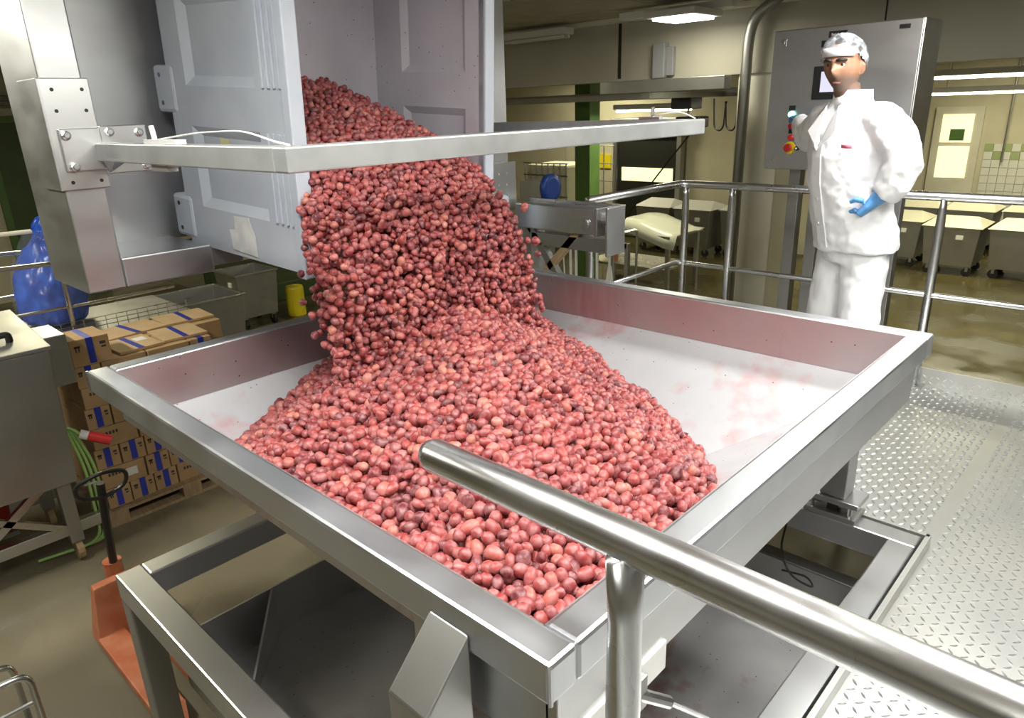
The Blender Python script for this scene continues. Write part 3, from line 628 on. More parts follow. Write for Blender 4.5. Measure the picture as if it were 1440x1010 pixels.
text('Befüller 4', .018, (-1.625, CYF-.0034, 1.902), PAPER, cb)
face(-1.71, -1.6, 1.84, 1.875, BLACK, 'display_window'); sc_ = face(-1.735, -1.5, 1.56, 1.74, BLACK, 'screen_housing', .012)
obj('screen', bbox(-1.69, -1.545, CYF-.0135, CYF-.012, 1.6, 1.71), SCREEN, cb)
def button(x, z, m, r=.016, ring=BLACK, depth=.02):
    b_ = obj('push_button', lathe(B(), [(0, 0), (r*1.15, 0), (r*1.15, -.006), (r, -.008), (r, -depth), (r*.8, -depth-.003), (0, -depth-.003)], (x, CYF, z), 16, 'y'), m, cb)
    face(x-.02, x+.02, z+.022, z+.05, ring, 'button_label', .002); return b_
button(-1.845, 1.482, BTN_G); button(-1.84, 1.415, BTN_R); button(-1.835, 1.35, BTN_R)
for z in (1.415, 1.352, 1.288): button(-1.79, z, BLACK, .012); obj('indicator', cyl(B(), (-1.79, CYF-.024, z), (-1.79, CYF-.023, z), .006, 10), PAPER, cb)
for z in (1.348, 1.285): button(-1.735, z, BLACK, .016, CABM)
button(-1.735, 1.41, BTN_W, .013); button(-1.69, 1.405, BTN_G, .011)
e = obj('emergency_stop', lathe(B(), [(0, 0), (.036, 0), (.036, -.006), (0, -.006)], (-1.84, CYF, 1.29), 20, 'y'), YELLOW, cb); obj('stop_knob', lathe(B(), [(0, -.006), (.014, -.006), (.014, -.02), (.024, -.022), (.024, -.034), (.018, -.038), (0, -.038)], (-1.84, CYF, 1.29), 18, 'y'), BTN_R, e)

# ------------------------------------------------------------------ operator (front = local -y, his left = +x)
TH = math.radians(-33)
per_loc = Vector((-1.21, 3.817, 0))
def lean(bm):
    for v in bm.verts:
        if v.co.z > .85: v.co.y -= .145*(v.co.z-.85)/.85
    return bm
def rings(bm, rs, seg=20):
    """rs: (cx, cy, z, rx, ry) horizontal ellipses"""
    R_ = []
    for (x, y, z, a, b_) in rs: R_.append([bm.verts.new((x+a*math.cos(2*math.pi*k/seg), y+b_*math.sin(2*math.pi*k/seg), z)) for k in range(seg)])
    for a, b_ in zip(R_, R_[1:]):
        for k in range(seg): bm.faces.new((a[k], a[(k+1) % seg], b_[(k+1) % seg], b_[k]))
    bm.faces.new(R_[0][::-1]); bm.faces.new(R_[-1]); return bm
def head(bm, c, yaw, nu=56, nv=44):
    c = Vector(c); cyw, syw = math.cos(yaw), math.sin(yaw); ringl = []
    g = lambda v, m, s: math.exp(-((v-m)/s)**2)
    for j in range(nv+1):
        ph = math.pi*j/nv; row = []
        for k in range(nu):
            th = 2*math.pi*k/nu
            x = .078*math.sin(ph)*math.cos(th); y = .098*math.sin(ph)*math.sin(th); z = .122*math.cos(ph)
            fr_ = max(0, -y/.098)      # front weight
            if z < 0:                  # jaw narrows, throat pulls back
                x *= 1-.28*min(1, -z/.12)**1.3; y = y*(1-.1*min(1, -z/.12)) if y < 0 else y*(1-.45*min(1, -z/.12))
            w = fr_**2
            y -= w*.03*g(x, 0, .013)*max(0, g(z, -.028, .02)+.55*g(z, -.008, .02)) # nose
            y -= w*.006*g(z, .028, .012)*g(x, 0, .06)                               # brow ridge
            y += w*.013*(g(x, .031, .015)+g(x, -.031, .015))*g(z, .01, .012)        # sockets
            y -= w*.006*g(x, 0, .022)*(g(z, -.062, .006)+g(z, -.074, .006))         # lips
            y += w*.004*g(x, 0, .024)*g(z, -.068, .003)
            y -= w*.008*g(x, 0, .022)*g(z, -.102, .016)                             # chin
            x += math.copysign(.004, x)*g(z, -.02, .025)*g(y, -.06, .03)            # cheek
            xx, yy = x*cyw-y*syw, x*syw+y*cyw
            row.append(bm.verts.new(c+Vector((xx, yy, z))))
        ringl.append(row)
    for a, b_ in zip(ringl, ringl[1:]):
        for k in range(nu): bm.faces.new((a[k], a[(k+1) % nu], b_[(k+1) % nu], b_[k]))
    bm.faces.new(ringl[0]); bm.faces.new(ringl[-1][::-1])
HC = (-.0, -.035, 1.70); HY = math.radians(30)
SHR, ELR, WRR = (-.19, .02, 1.46), (-.45, .09, 1.37), (-.70, .2, 1.455)
SHL, ELL, WRL = (.2, .02, 1.46), (.305, .03, 1.28), (.225, -.06, 1.10)
bm = B(); head(bm, HC, HY)
for s in (-1, 1):   # ears
    e_ = Matrix.Rotation(HY, 4, 'Z') @ Vector((s*.078, .012, -.005)); e_ += Vector(HC)
    tube(bm, [e_+Vector((0, 0, .03)), e_+Vector((s*.008, .004, .012)), e_+Vector((s*.006, .002, -.012)), e_+Vector((0, -.004, -.03))], .012, 8, rad=[.006, .013, .011, .006])
rings(bm, [(0, 0, 1.42, .1, .08), (0, -.005, 1.5, .07, .068), (0, -.012, 1.56, .058, .06), (0, -.02, 1.63, .056, .062)])
rings(bm, [(0, 0, .86, .16, .12), (0, 0, 1.0, .16, .12), (0, 0, 1.2, .165, .12), (0, 0, 1.36, .18, .12), (0, 0, 1.46, .15, .1), (0, 0, 1.5, .08, .07)])
for s, (a, b_, c) in ((1, (SHL, ELL, WRL)), (-1, (SHR, ELR, WRR))): tube(bm, [a, b_, c], .045, 12, rad=[.055, .042, .03])
LEGR = [(-.1, .0, .9), (-.13, -.03, .5), (-.17, .02, .08)]; LEGL = [(.1, .0, .9), (.11, .0, .5), (.11, .04, .08)]
for L_ in (LEGR, LEGL): tube(bm, L_, .08, 12, rad=[.095, .065, .045])
def remesh(o, vox, smooth=4):
    m = o.modifiers.new('remesh', 'REMESH'); m.mode = 'VOXEL'; m.voxel_size = vox; m.use_smooth_shade = True
    if smooth: s = o.modifiers.new('smooth', 'SMOOTH'); s.iterations = smooth; s.factor = .5
per = obj('person', lean(bm), None); per.location = per_loc; per.rotation_euler = (0, 0, TH); remesh(per, .0045, 2)
tag(per, 'worker in white coat and hair net, hand on the control cabinet buttons', 'person')
def skinmat():
    m = SKIN; nt = m.node_tree; b = nt.nodes['Principled BSDF']; src = b.inputs['Base Color'].links[0].from_socket
    tc = nt.nodes.new('ShaderNodeTexCoord'); sp = nt.nodes.new('ShaderNodeSeparateXYZ'); nt.links.new(tc.outputs['Object'], sp.inputs[0])
    a = nt.nodes.new('ShaderNodeMapRange'); a.inputs[1].default_value = 1.675; a.inputs[2].default_value = 1.645; a.inputs[4].default_value = .8; nt.links.new(sp.outputs['Z'], a.inputs[0])
    mx = nt.nodes.new('ShaderNodeMix'); mx.data_type = 'RGBA'; nt.links.new(a.outputs[0], mx.inputs[0]); nt.links.new(src, mx.inputs[6]); mx.inputs[7].default_value = (.12, .085, .07, 1)
    nt.links.new(mx.outputs[2], b.inputs['Base Color'])
skinmat(); per.data.materials.append(SKIN)
def pchild(name, bm, m, vox=0, smooth=6, sm=True, disp=0):
    o = obj(name, lean(bm), m, per, smooth=sm, world=False)
    if vox: remesh(o, vox, smooth)
    if disp:
        tx = bpy.data.textures.new(name, 'CLOUDS'); tx.noise_scale = .09; tx.noise_depth = 2
        d_ = o.modifiers.new('folds', 'DISPLACE'); d_.texture = tx; d_.strength = disp; d_.mid_level = .5; d_.texture_coords = 'LOCAL'
    return o
bm = B()   # coat
rings(bm, [(.005, .01, .84, .225, .185), (.005, .005, .92, .222, .185), (0, -.01, 1.05, .212, .182), (0, -.02, 1.18, .21, .178), (0, -.02, 1.3, .215, .17), (0, -.005, 1.4, .215, .15), (0, .005, 1.47, .185, .12), (0, .01, 1.53, .11, .09), (0, .01, 1.575, .078, .078)], 28)
tube(bm, [(.13, .01, 1.47), SHL, (.27, .03, 1.375), ELL, (.285, -.005, 1.19), (.248, -.03, 1.13)], .08, 14, rad=[.075, .092, .09, .088, .078, .06])
tube(bm, [(-.13, .01, 1.47), SHR, (-.33, .055, 1.41), ELR, (-.57, .145, 1.41), (-.655, .18, 1.44)], .08, 14, rad=[.075, .088, .085, .082, .072, .052])
coat = pchild('coat', bm, COAT, .009, 5, disp=.028)
pchild('collar', rings(B(), [(0, .008, 1.52, .105, .095), (0, .012, 1.555, .092, .088), (0, .02, 1.6, .086, .084)], 24), COAT)
for z in (.98, 1.1, 1.22, 1.34): pchild('coat_button', lathe(B(), [(0, 0), (.009, 0), (.009, -.004), (0, -.005)], (.0, -.198, z), 12, 'y'), WHITEP)
pchild('chest_logo', bbox(.095, .15, -.186, -.178, 1.345, 1.362, M=Matrix.Translation((0, .012, 0)) @ Matrix.Rotation(.18, 4, 'Z')), mat('logo_red', (.75, .2, .28), .7))
bm = B(); pv = None
for z, yf in ((.86, -.182), (.95, -.188), (1.05, -.199), (1.18, -.205), (1.3, -.197), (1.36, -.182)):
    q4 = [bm.verts.new((x, yf+dy, z)) for x, dy in ((-.03, 0), (.03, 0), (.03, .03), (-.03, .03))]
    if pv:
        for k in range(4): bm.faces.new((pv[k], pv[(k+1) % 4], q4[(k+1) % 4], q4[k]))
    else: bm.faces.new(q4)
    pv = q4
bm.faces.new(pv); pchild('placket', bm, COAT, sm=False)
for s_ in (-1, 1): pchild('lapel', hull(B(), [(s_*.07, -.06, 1.555), (s_*.11, -.09, 1.5), (s_*.1, -.165, 1.42), (s_*.0, -.2, 1.33), (s_*.02, -.19, 1.36), (s_*.045, -.1, 1.53), (s_*.09, -.15, 1.42), (0, -.185, 1.33)]), COAT, sm=False)
bm = B()   # trousers
rings(bm, [(0, .005, .78, .165, .14), (0, .005, .88, .18, .15), (0, .0, .98, .17, .14)], 24)
tube(bm, [(-.085, .005, .86), (-.12, -.02, .5), (-.17, .02, .1)], .1, 16, rad=[.115, .1, .088]); tube(bm, [(.085, .005, .86), (.105, .0, .5), (.11, .035, .1)], .1, 16, rad=[.115, .1, .088])
pchild('trousers', bm, COAT, .01, 4, disp=.02)
for x, y_ in ((-.17, .02), (.11, .035)): pchild('shoe', hull(B(), [(x+a*.045, y_+b_, z) for a in (-1, 1) for b_, z in ((.08, .0), (.08, .1), (-.02, .11), (-.18, .0), (-.17, .05))]), WHITEP)
def glove(wr, dirv, palm_n, curl, name='glove'):
    wr, d_, n = Vector(wr), Vector(dirv).normalized(), Vector(palm_n).normalized(); n = (n-d_*n.dot(d_)).normalized(); s_ = d_.cross(n); bm = B()
    tube(bm, [wr-d_*.06, wr-d_*.01, wr+d_*.03, wr+d_*.085], .04, 12, rad=[.042, .034, .042, .04], sq=[1, .85, .55, .45])
    for i in range(4):
        o_ = s_*(-.03+.02*i); L_ = (.062, .072, .068, .052)[i]; p0 = wr+d_*.075+o_; a = curl
        p1 = p0+(d_*math.cos(a)+n*math.sin(a))*L_*.5; p2 = p1+(d_*math.cos(2*a)+n*math.sin(2*a))*L_*.5
        tube(bm, [p0, p1, p2], .009, 8, rad=[.011, .0105, .008])
    p0 = wr+d_*.02-s_*.036; p1 = p0+(d_*.6-s_*.7+n*.3)*.038; p2 = p1+(d_*.9-s_*.1+n*.3)*.03
    tube(bm, [p0, p1, p2], .011, 8, rad=[.015, .012, .009])
    return pchild(name, bm, GLOVE, .004, 2)
glove((-.70, .2, 1.452), (-.9, .42, .12), (-.1, .2, -1), .35); glove((.225, -.065, 1.10), (-.55, -.45, -.7), (-.9, .2, .1), .5)
# face details
Rz = Matrix.Rotation(HY, 4, 'Z'); hp = lambda x, y, z: Vector(HC)+Rz @ Vector((x, y, z))
for s in (-1, 1):
    bm = B(); bmesh.ops.create_uvsphere(bm, u_segments=14, v_segments=10, radius=.0115, matrix=Matrix.Translation(hp(s*.031, -.073, .009))); pchild('eye', bm, LENSW)
    bm = B(); bmesh.ops.create_uvsphere(bm, u_segments=12, v_segments=8, radius=.0078, matrix=Matrix.Translation(hp(s*.031-.002, -.0795, .009))); pchild('iris', bm, IRIS)
    pchild('eyebrow', tube(B(), [hp(s*.012, -.1, .026), hp(s*.03, -.097, .031), hp(s*.052, -.08, .028)], .005, 8, rad=[.006, .008, .005]), HAIR)
pchild('mouth', tube(B(), [hp(-.022, -.086, -.068), hp(0, -.0955, -.069), hp(.022, -.086, -.068)], .003, 8, rad=[.003, .005, .003]), mat('lips', (.2, .075, .06), .5))
bm = B(); bmesh.ops.create_uvsphere(bm, u_segments=28, v_segments=18, radius=1, matrix=Matrix.Translation(hp(0, .014, .038)) @ Rz @ Matrix.Diagonal((.083, .098, .093, 1)))
bmesh.ops.delete(bm, geom=[v for v in bm.verts if (Rz.inverted() @ (v.co-Vector(HC))).z < .05-((Rz.inverted() @ (v.co-Vector(HC))).y+.02)*.75], context='VERTS'); pchild('hair', bm, HAIR)
bm = B(); bmesh.ops.create_uvsphere(bm, u_segments=40, v_segments=26, radius=1, matrix=Matrix.Translation(hp(0, .018, .042)) @ Rz @ Matrix.Diagonal((.1, .113, .105, 1)))
for v in bm.verts: v.co += (v.co-hp(0, .018, .042)).normalized()*random.uniform(-.003, .004)
bmesh.ops.delete(bm, geom=[v for v in bm.verts if (Rz.inverted() @ (v.co-Vector(HC))).z < .04-((Rz.inverted() @ (v.co-Vector(HC))).y+.04)*.62], context='VERTS'); tag(pchild('hair_net', bm, NET), 'see-through white hair net')
bm = B()
for k in range(15):     # white forehead band
    a = math.radians(-150+k*120/14); 
    for z0, z1_ in ((.045, .082),):
        p = [hp((.088)*math.cos(a), .004+.107*math.sin(a), z0+.012*math.cos(2*(a+math.pi/2))*0), hp(.086*math.cos(a), .008+.103*math.sin(a), z1_)]
        if k: bm.faces.new((pv[0], bm.verts.new(p[0]), bm.verts.new(p[1]), pv[1])); bm.verts.ensure_lookup_table(); pv = [bm.verts[-2], bm.verts[-1]]
        else: pv = [bm.verts.new(p[0]), bm.verts.new(p[1])]
o = pchild('cap_band', bm, COAT); o.modifiers.new('thick', 'SOLIDIFY').thickness = .003

# ------------------------------------------------------------------ left side: cartons on a pallet
BX1 = -5.2
pal = thing('pallet', 'wooden pallet carrying the stack of brown cartons', 'pallet', (-5.65, 1.75, FZ))
for x in np.linspace(-6.05, -5.28, 6): obj('top_board', bbox(x-.05, x+.05, 1.18, 2.4, FZ+.122, FZ+.144), WOOD, pal)
for x in (-6.05, -5.65, -5.25):
    for y in (1.18, 1.72, 2.26): obj('block', bbox(x-.05, x+.05, y, y+.14, FZ+.022, FZ+.1), WOOD, pal)
    obj('skid_board', bbox(x-.05, x+.05, 1.18, 2.4, FZ, FZ+.022), WOOD, pal); obj('bearer', bbox(x-.05, x+.05, 1.18, 2.4, FZ+.1, FZ+.122), WOOD, pal)
def carton(x1, y0, y1, z0, z1, depth, label, taped, top=False, group='brown cartons stacked on the pallet', rot=0):
    yc = (y0+y1)/2; t = thing('carton', label, 'box', (x1-depth/2, yc, z0), rot, group)
    hw, hd, hh = (y1-y0)/2-.003, depth/2-.002, z1-z0-.003
    obj('box_body', bbox(-hd, hd, -hw, hw, 0, hh), CARD, t, .004, world=False)
    if taped:
        obj('tape', box(bbox(hd, hd+.0015, -.02, .022, hh*.05, hh), -hd, hd, -.02, .022, hh, hh+.0015), TAPE, t, world=False)
        bm = B()
        for s in (-.75, -.6): box(bm, hd, hd+.001, hw*s, hw*s+.008, hh*.55, hh*.78); box(bm, hd, hd+.001, hw*s-.006, hw*s+.014, hh*.7, hh*.76)
        box(bm, hd, hd+.001, hw*.5, hw*.8, hh*.68, hh*.78); box(bm, hd, hd+.001, hw*.55, hw*.8, hh*.55, hh*.62); obj('print', bm, INK, t, world=False)
    else:
        bm = B()
        for k in range(6): box(bm, hd, hd+.001, -hw*.7+k*.022, -hw*.7+k*.022+.014, hh*.6, hh*.75)
        obj('print', bm, INK, t, world=False)
    return t
nth = ['first', 'second', 'third', 'fourth', 'fifth', 'sixth', 'seventh']
lh = .155
for l in range(7):
    y = 1.2+random.uniform(-.008, .012); k = 0; z = FZ+.145+l*lh
    pat = [['t', 't', 't', 'l', 't', 't'], ['l', 't', 't', 't', 'l'], ['t', 't', 't', 'l', 't', 't'], ['l', 't', 't', 'l', 't'], ['t', 'l', 't', 'l'], ['l', 'l', 't', 't', 't'], ['t', 'l', 'l', 't']][l]
    for c in pat:
        wd = .165 if c == 't' else .3
        if y+wd > 2.42: break
        lab = 'carton in the %s layer of the pallet stack, %s from the left, %s' % (nth[l], nth[k], 'with blue tape' if c == 't' else 'long side showing')
        ct = carton(BX1+random.uniform(-.012, .006), y, y+wd, z, z+lh, .36, lab, c == 't')
        if l == 1 and k == 0: obj('paper_label', bbox(.18, .1815, .0, .09, .05, .11), PAPER, ct, world=False)
        y += wd+.004; k += 1
    for k in range(2): carton(-5.58, 1.22+k*.6, 1.8+k*.6, z, z+lh, .46, 'large carton in the back row of the pallet stack', False, group='cartons in the back row of the pallet')
carton(-5.19, 1.2, 1.45, FZ+.145+7*lh, FZ+.145+7*lh+.19, .3, 'single taped carton standing on top of the pallet stack', True)
for k, (x0, x1, y0, y1, a) in enumerate(((-5.6, -5.24, 1.5, 1.8, .05), (-5.62, -5.26, 1.83, 2.15, -.04), (-6.0, -5.66, 1.55, 2.0, .12), (-6.02, -5.68, 2.02, 2.4, -.06))):
    zt = FZ+.145+7*lh; t = thing('flat_carton', 'flattened carton with blue tape on top of the stack, %s' % ('nearest the single carton', 'nearest the hopper rim', 'behind the single carton', 'at the far corner')[k], 'box', ((x0+x1)/2, (y0+y1)/2, zt), a, 'flat cartons on top of the stack')
    hx_, hy_ = (x1-x0)/2, (y1-y0)/2; obj('sheet', bbox(-hx_, hx_, -hy_, hy_, .001, .02), CARD2, t, .002, world=False); obj('tape', bbox(-hx_, hx_, -.02, .02, .02, .0215), TAPE, t, world=False)
    if k == 0: obj('paper_label', bbox(-.1, .0, .04, .12, .02, .0215), PAPER, t, world=False)

# pallet jack
pj = thing('pallet_jack', 'worn orange pallet truck with black loop handle', 'pallet jack', (-3.6, .86, FZ))
for y in (.69, .91): obj('fork', bbox(-3.9, -3.1, y, y+.14, FZ+.03, FZ+.085), ORANGE, pj, .008); obj('fork_tip', hull(B(), [(-3.1, y, FZ+.03), (-3.1, y+.14, FZ+.03), (-3.1, y, FZ+.085), (-3.1, y+.14, FZ+.085), (-3.0, y+.03, FZ+.03), (-3.0, y+.11, FZ+.03)]), ORANGE, pj); obj('load_roller', cyl(B(), (-3.2, y+.03, FZ+.03), (-3.2, y+.11, FZ+.03), .03, 12), RUBBER, pj)
obj('fork_frame', hull(B(), [(-4.02, .69, FZ+.03), (-4.02, 1.05, FZ+.03), (-3.88, .69, FZ+.03), (-3.88, 1.05, FZ+.03), (-4.0, .74, FZ+.36), (-4.0, 1.0, FZ+.36), (-3.94, .74, FZ+.36), (-3.94, 1.0, FZ+.36)]), ORANGE, pj, .01)
obj('pump', cyl(B(), (-4.06, .885, FZ+.08), (-4.06, .885, FZ+.42), .05, 14), ORANGE, pj); obj('steer_wheel', cyl(B(), (-4.06, .84, FZ+.09), (-4.06, .93, FZ+.09), .09, 16), RUBBER, pj)
obj('tow_bar', tube(B(), [(-4.04, .885, FZ+.38), (-4.0, .89, FZ+.65), (-3.95, .9, FZ+.95)], .022, 10), BLACK, pj)
obj('handle_loop', tube(B(), bend([(-3.95, .9, FZ+.86), (-3.94, .78, FZ+.9), (-3.92, .77, FZ+.99), (-3.9, .9, FZ+1.03), (-3.92, 1.03, FZ+.99), (-3.94, 1.02, FZ+.9), (-3.95, .9, FZ+.86)], .05), .011, 8), BLACK, pj)
obj('release_lever', cyl(B(), (-3.94, .88, FZ+.97), (-3.92, .82, FZ+.98), .007, 8), STEEL_R, pj)

# stainless machine at the left edge
mc = thing('steel_machine', 'grey stainless machine cabinet on a wheeled frame at the left edge', 'machine', (-5.2, .3, FZ))
obj('housing', hull(B(), [(-4.9, -.6, -.62), (-4.9, 1.0, -.62), (-4.9, -.6, .27), (-4.9, 1.03, .27), (-5.7, -.6, -.62), (-5.7, 1.0, -.62), (-5.7, -.6, .36), (-5.7, 1.03, .36)]), STEEL_D, mc, .008)
obj('lid', hull(B(), [(-4.88, -.62, .275), (-4.88, 1.04, .275), (-5.72, -.62, .365), (-5.72, 1.04, .365), (-4.88, -.62, .3), (-4.88, 1.04, .3), (-5.72, -.62, .39), (-5.72, 1.04, .39)]), STEEL_D, mc, .004)
obj('lid_handle', tube(B(), bend([(-5.1, .72, .31), (-5.1, .72, .37), (-5.1, .88, .37), (-5.1, .88, .31)], .02), .02, 8), BLACK, mc)
obj('side_box', bbox(-5.4, -5.05, 1.035, 1.17, -.02, .31), STEEL, mc, .006)
for y in (-.5, .92):
    for x in (-4.98, -5.62): obj('leg', bbox(x-.04, x+.04, y-.04, y+.04, FZ+.14, -.62), STEEL_D, mc, .004); obj('caster', cyl(B(), (x, y-.02, FZ+.07), (x, y+.02, FZ+.07), .07, 14), WOOD, mc)
for x in (-4.98, -5.62): obj('bottom_rail', bbox(x-.03, x+.03, -.5, 1.1, FZ+.2, FZ+.28), STEEL, mc, .004)
obj('brace', hull(B(), [(-4.98, .3, -.62), (-4.94, .3, -.62), (-4.98, .38, -.62), (-4.94, .38, -.62), (-4.98, .8, FZ+.28), (-4.94, .8, FZ+.28), (-4.98, .88, FZ+.28), (-4.94, .88, FZ+.28)]), STEEL_R, mc)
obj('brace', hull(B(), [(-4.98, .75, -.62), (-4.94, .75, -.62), (-4.98, .83, -.62), (-4.94, .83, -.62), (-4.98, .35, FZ+.28), (-4.94, .35, FZ+.28), (-4.98, .43, FZ+.28), (-4.94, .43, FZ+.28)]), STEEL_R, mc)
t = thing('red_tub', 'red round tub standing under the steel machine', 'tub', (-5.3, .5, FZ)); obj('tub_body', lathe(B(), [(.2, 0), (.24, .42), (.25, .42), (.25, .45), (.23, .45), (.19, .02)], (-5.3, .45, FZ+.3), 24), REDP, t, smooth=True)
obj('stand', bbox(-5.5, -5.1, .25, .65, FZ+.27, FZ+.3), STEEL_D, t)
pc = thing('power_plug', 'red industrial plug on a green cable hanging by the cartons', 'plug', (-4.95, 1.12, -.35))
obj('plug_body', cyl(B(), (-4.95, 1.13, -.36), (-4.9, 1.24, -.42), .034, 14), REDP, pc); obj('plug_collar', cyl(B(), (-4.97, 1.09, -.34), (-4.95, 1.13, -.36), .03, 12), WHITEP, pc)
for k in range(3): obj('cable', tube(B(), bend([(-4.97, 1.09, -.34), (-5.0, 1.02+.02*k, -.26-.02*k), (-5.02, 1.08+.03*k, -.6), (-5.0, 1.07+.03*k, FZ+.05), (-5.1, .7, FZ+.03)], .12), .01, 8), GRNCAB, pc)
# tube cart in the lower left corner
tc_ = thing('tube_cart', 'bent steel tube cart frame at the lower left corner', 'cart', (-3.2, .0, FZ))
obj('hoop', tube(B(), bend([(-2.98, .27, FZ), (-2.98, .27, -.48), (-3.0, -.5, -.48), (-3.0, -.5, FZ)], .06), .014, 10), STEEL_R, tc_, smooth=True)
obj('hoop', tube(B(), bend([(-3.5, .27, FZ), (-3.5, .27, -.75), (-3.5, -.5, -.75), (-3.5, -.5, FZ)], .06), .014, 10), STEEL_R, tc_, smooth=True)
for z in (-.62, -1.0): obj('cross_tube', cyl(B(), (-2.98, .27, z), (-2.98, -.5, z), .01, 8), STEEL_R, tc_)
for y in (-.4, .05, .16): obj('rung', cyl(B(), (-2.985, y, -.62), (-2.985, y, FZ+.02), .009, 8), STEEL_R, tc_)
obj('base_tube', cyl(B(), (-3.0, .27, FZ+.05), (-3.5, .27, FZ+.05), .012, 8), STEEL_R, tc_)

# sack trolley with blue sack
bt = thing('sack_trolley', 'tubular trolley with wire tray holding the blue sack', 'trolley', (-6.5, 1.5, FZ))
for x in (-6.15, -6.95):
    obj('hoop_frame', tube(B(), bend([(x, 1.48, FZ+.1), (x, 1.5, .58), (x, .5, .62), (x, .5, FZ+.1)], .08), .018, 10), STEEL_R, bt, smooth=True)
    for z in (.24, .0): obj('side_tube', cyl(B(), (x, .5, z), (x, 1.49, z), .012, 8), STEEL_R, bt)
obj('top_tube', cyl(B(), (-6.95, .3, .76), (-6.6, 1.6, .78), .018, 8), CREAM, bt); obj('long_tube', cyl(B(), (-6.15, 1.49, .235), (-6.15, 2.3, .24), .012, 8), STEEL_R, bt)
tr_ = obj('tray', bbox(-7.0, -6.12, .5, 2.4, .0, .015), STEEL_D, bt)
bm = B()
for k in range(24): cyl(bm, (-6.12, .52+k*.08, .015), (-6.12, .52+k*.08, .12), .003, 5)
for z in (.05, .085, .12): cyl(bm, (-6.12, .5, z), (-6.12, 2.4, z), .003, 5)
wr_ = obj('wire_side', bm, STEEL_R, bt); wr_['kind'] = 'stuff'
for x in (-6.2, -6.9):
    for y in (.6, 2.3): obj('trolley_leg', bbox(x-.02, x+.02, y-.02, y+.02, FZ, 0), STEEL_D, bt)
bag = thing('blue_sack', 'bulging blue plastic sack under clear film', 'sack', (-6.6, 1.52, .02))
bm = rings(B(), [(-6.6, 1.50, .02, .23, .23), (-6.6, 1.50, .2, .255, .255), (-6.6, 1.50, .38, .245, .245), (-6.6, 1.52, .55, .2, .2), (-6.6, 1.54, .68, .12, .12), (-6.6, 1.56, .72, .07, .07), (-6.6, 1.58, .78, .1, .1), (-6.6, 1.60, .86, .07, .07), (-6.6, 1.60, .92, .02, .02)], 28)
for v in bm.verts: v.co += Vector((random.uniform(-.015, .015), random.uniform(-.015, .015), random.uniform(-.01, .01)))
sk = obj('sack_body', bm, BLUEBAG, bag, smooth=True); sk.modifiers.new('sub', 'SUBSURF').render_levels = 2
tx = bpy.data.textures.new('sack_lumps', 'CLOUDS'); tx.noise_scale = .07; dm = sk.modifiers.new('lumps', 'DISPLACE'); dm.texture = tx; dm.strength = .07; dm.mid_level = .5; dm.texture_coords = 'LOCAL'
cf = obj('clear_film', rings(B(), [(-6.6, 1.50, .03, .26, .26), (-6.6, 1.50, .22, .275, .275), (-6.6, 1.52, .5, .25, .25), (-6.6, 1.54, .7, .17, .17), (-6.6, 1.56, .77, .15, .15)], 28), CLEAR, bag, smooth=True)
# steel tubs, bollard behind
def steel_tub(loc, w_, d_, h_, label, wheels, lid=True, m=STEEL_D, lidm=None, group=None):
    x, y, z = loc; t = thing('steel_tub', label, 'tub', loc, 0, group); zz = .16 if wheels else 0
    a, b_ = w_/2, d_/2
    bm = B(); R4 = []
    for k, hh in ((.86, zz), (1, zz+h_), (.95, zz+h_), (.83, zz+.05)): R4.append([bm.verts.new((x+sx*a*k, y+sy*b_*k, z+hh)) for sx, sy in ((-1, -1), (1, -1), (1, 1), (-1, 1))])
    for A_, C_ in zip(R4, R4[1:]):
        for k in range(4): bm.faces.new((A_[k], A_[(k+1) % 4], C_[(k+1) % 4], C_[k]))
    bm.faces.new(R4[0][::-1]); bm.faces.new(R4[-1]); obj('tub_body', bm, m, t, .006)
    if not lidm:
        for sx in (-1, 1): obj('tub_rim', bbox(x+sx*a-.015, x+sx*a+.015, y-b_-.015, y+b_+.015, z+zz+h_-.02, z+zz+h_+.006), STEEL_R, t, .004)
        for sy in (-1, 1): obj('tub_rim', bbox(x-a+.015, x+a-.015, y+sy*b_-.015, y+sy*b_+.015, z+zz+h_-.02, z+zz+h_+.006), STEEL_R, t, .004)
    if lidm: obj('lid', hull(B(), [(x-a-.03, y-b_-.03, z+zz+h_), (x+a+.03, y-b_-.03, z+zz+h_), (x-a-.03, y+b_+.03, z+zz+h_), (x+a+.03, y+b_+.03, z+zz+h_), (x-a*.7, y, z+zz+h_+.13), (x+a*.7, y, z+zz+h_+.13)]), lidm, t, .006)
    if wheels:
        for sx in (-.7, .7):
            for sy in (-.7, .7): obj('caster', cyl(B(), (x+sx*a, y+sy*b_-.02, z+.07), (x+sx*a, y+sy*b_+.02, z+.07), .07, 12), RUBBER, t); obj('caster_fork', bbox(x+sx*a-.02, x+sx*a+.02, y+sy*b_-.03, y+sy*b_+.03, z+.08, z+.17), STEEL_D, t)
        obj('rating_plate', bbox(x+a*.2, x+a*.45, y-b_-.006, y-b_*.97, z+zz+h_*.7, z+zz+h_*.8), PAPER, t)
    return t
steel_tub((-8.4, 3.3, FZ), .8, .95, .8, 'open stainless tub with sloping rim behind the cartons', False)
steel_tub((-9.4, 4.5, FZ), .65, .6, .62, 'small wheeled stainless tub with white tag beside the yellow bollard', True)
t = thing('bollard', 'short yellow steel bollard on the hall floor', 'bollard', (-9.3, 5.15, FZ)); obj('post', lathe(B(), [(0, 0), (.13, 0), (.13, .4), (.12, .43), (.1, .435), (0, .435)], (-9.3, 5.15, FZ), 24), YELLOW, t, smooth=False)
single('floor_trough', bbox(-12.5, -10.2, 5.2, 6.6, FZ, FZ+.3), GREEND, 'low dark green machine base behind the bollard', 'machine', bevel=.02)

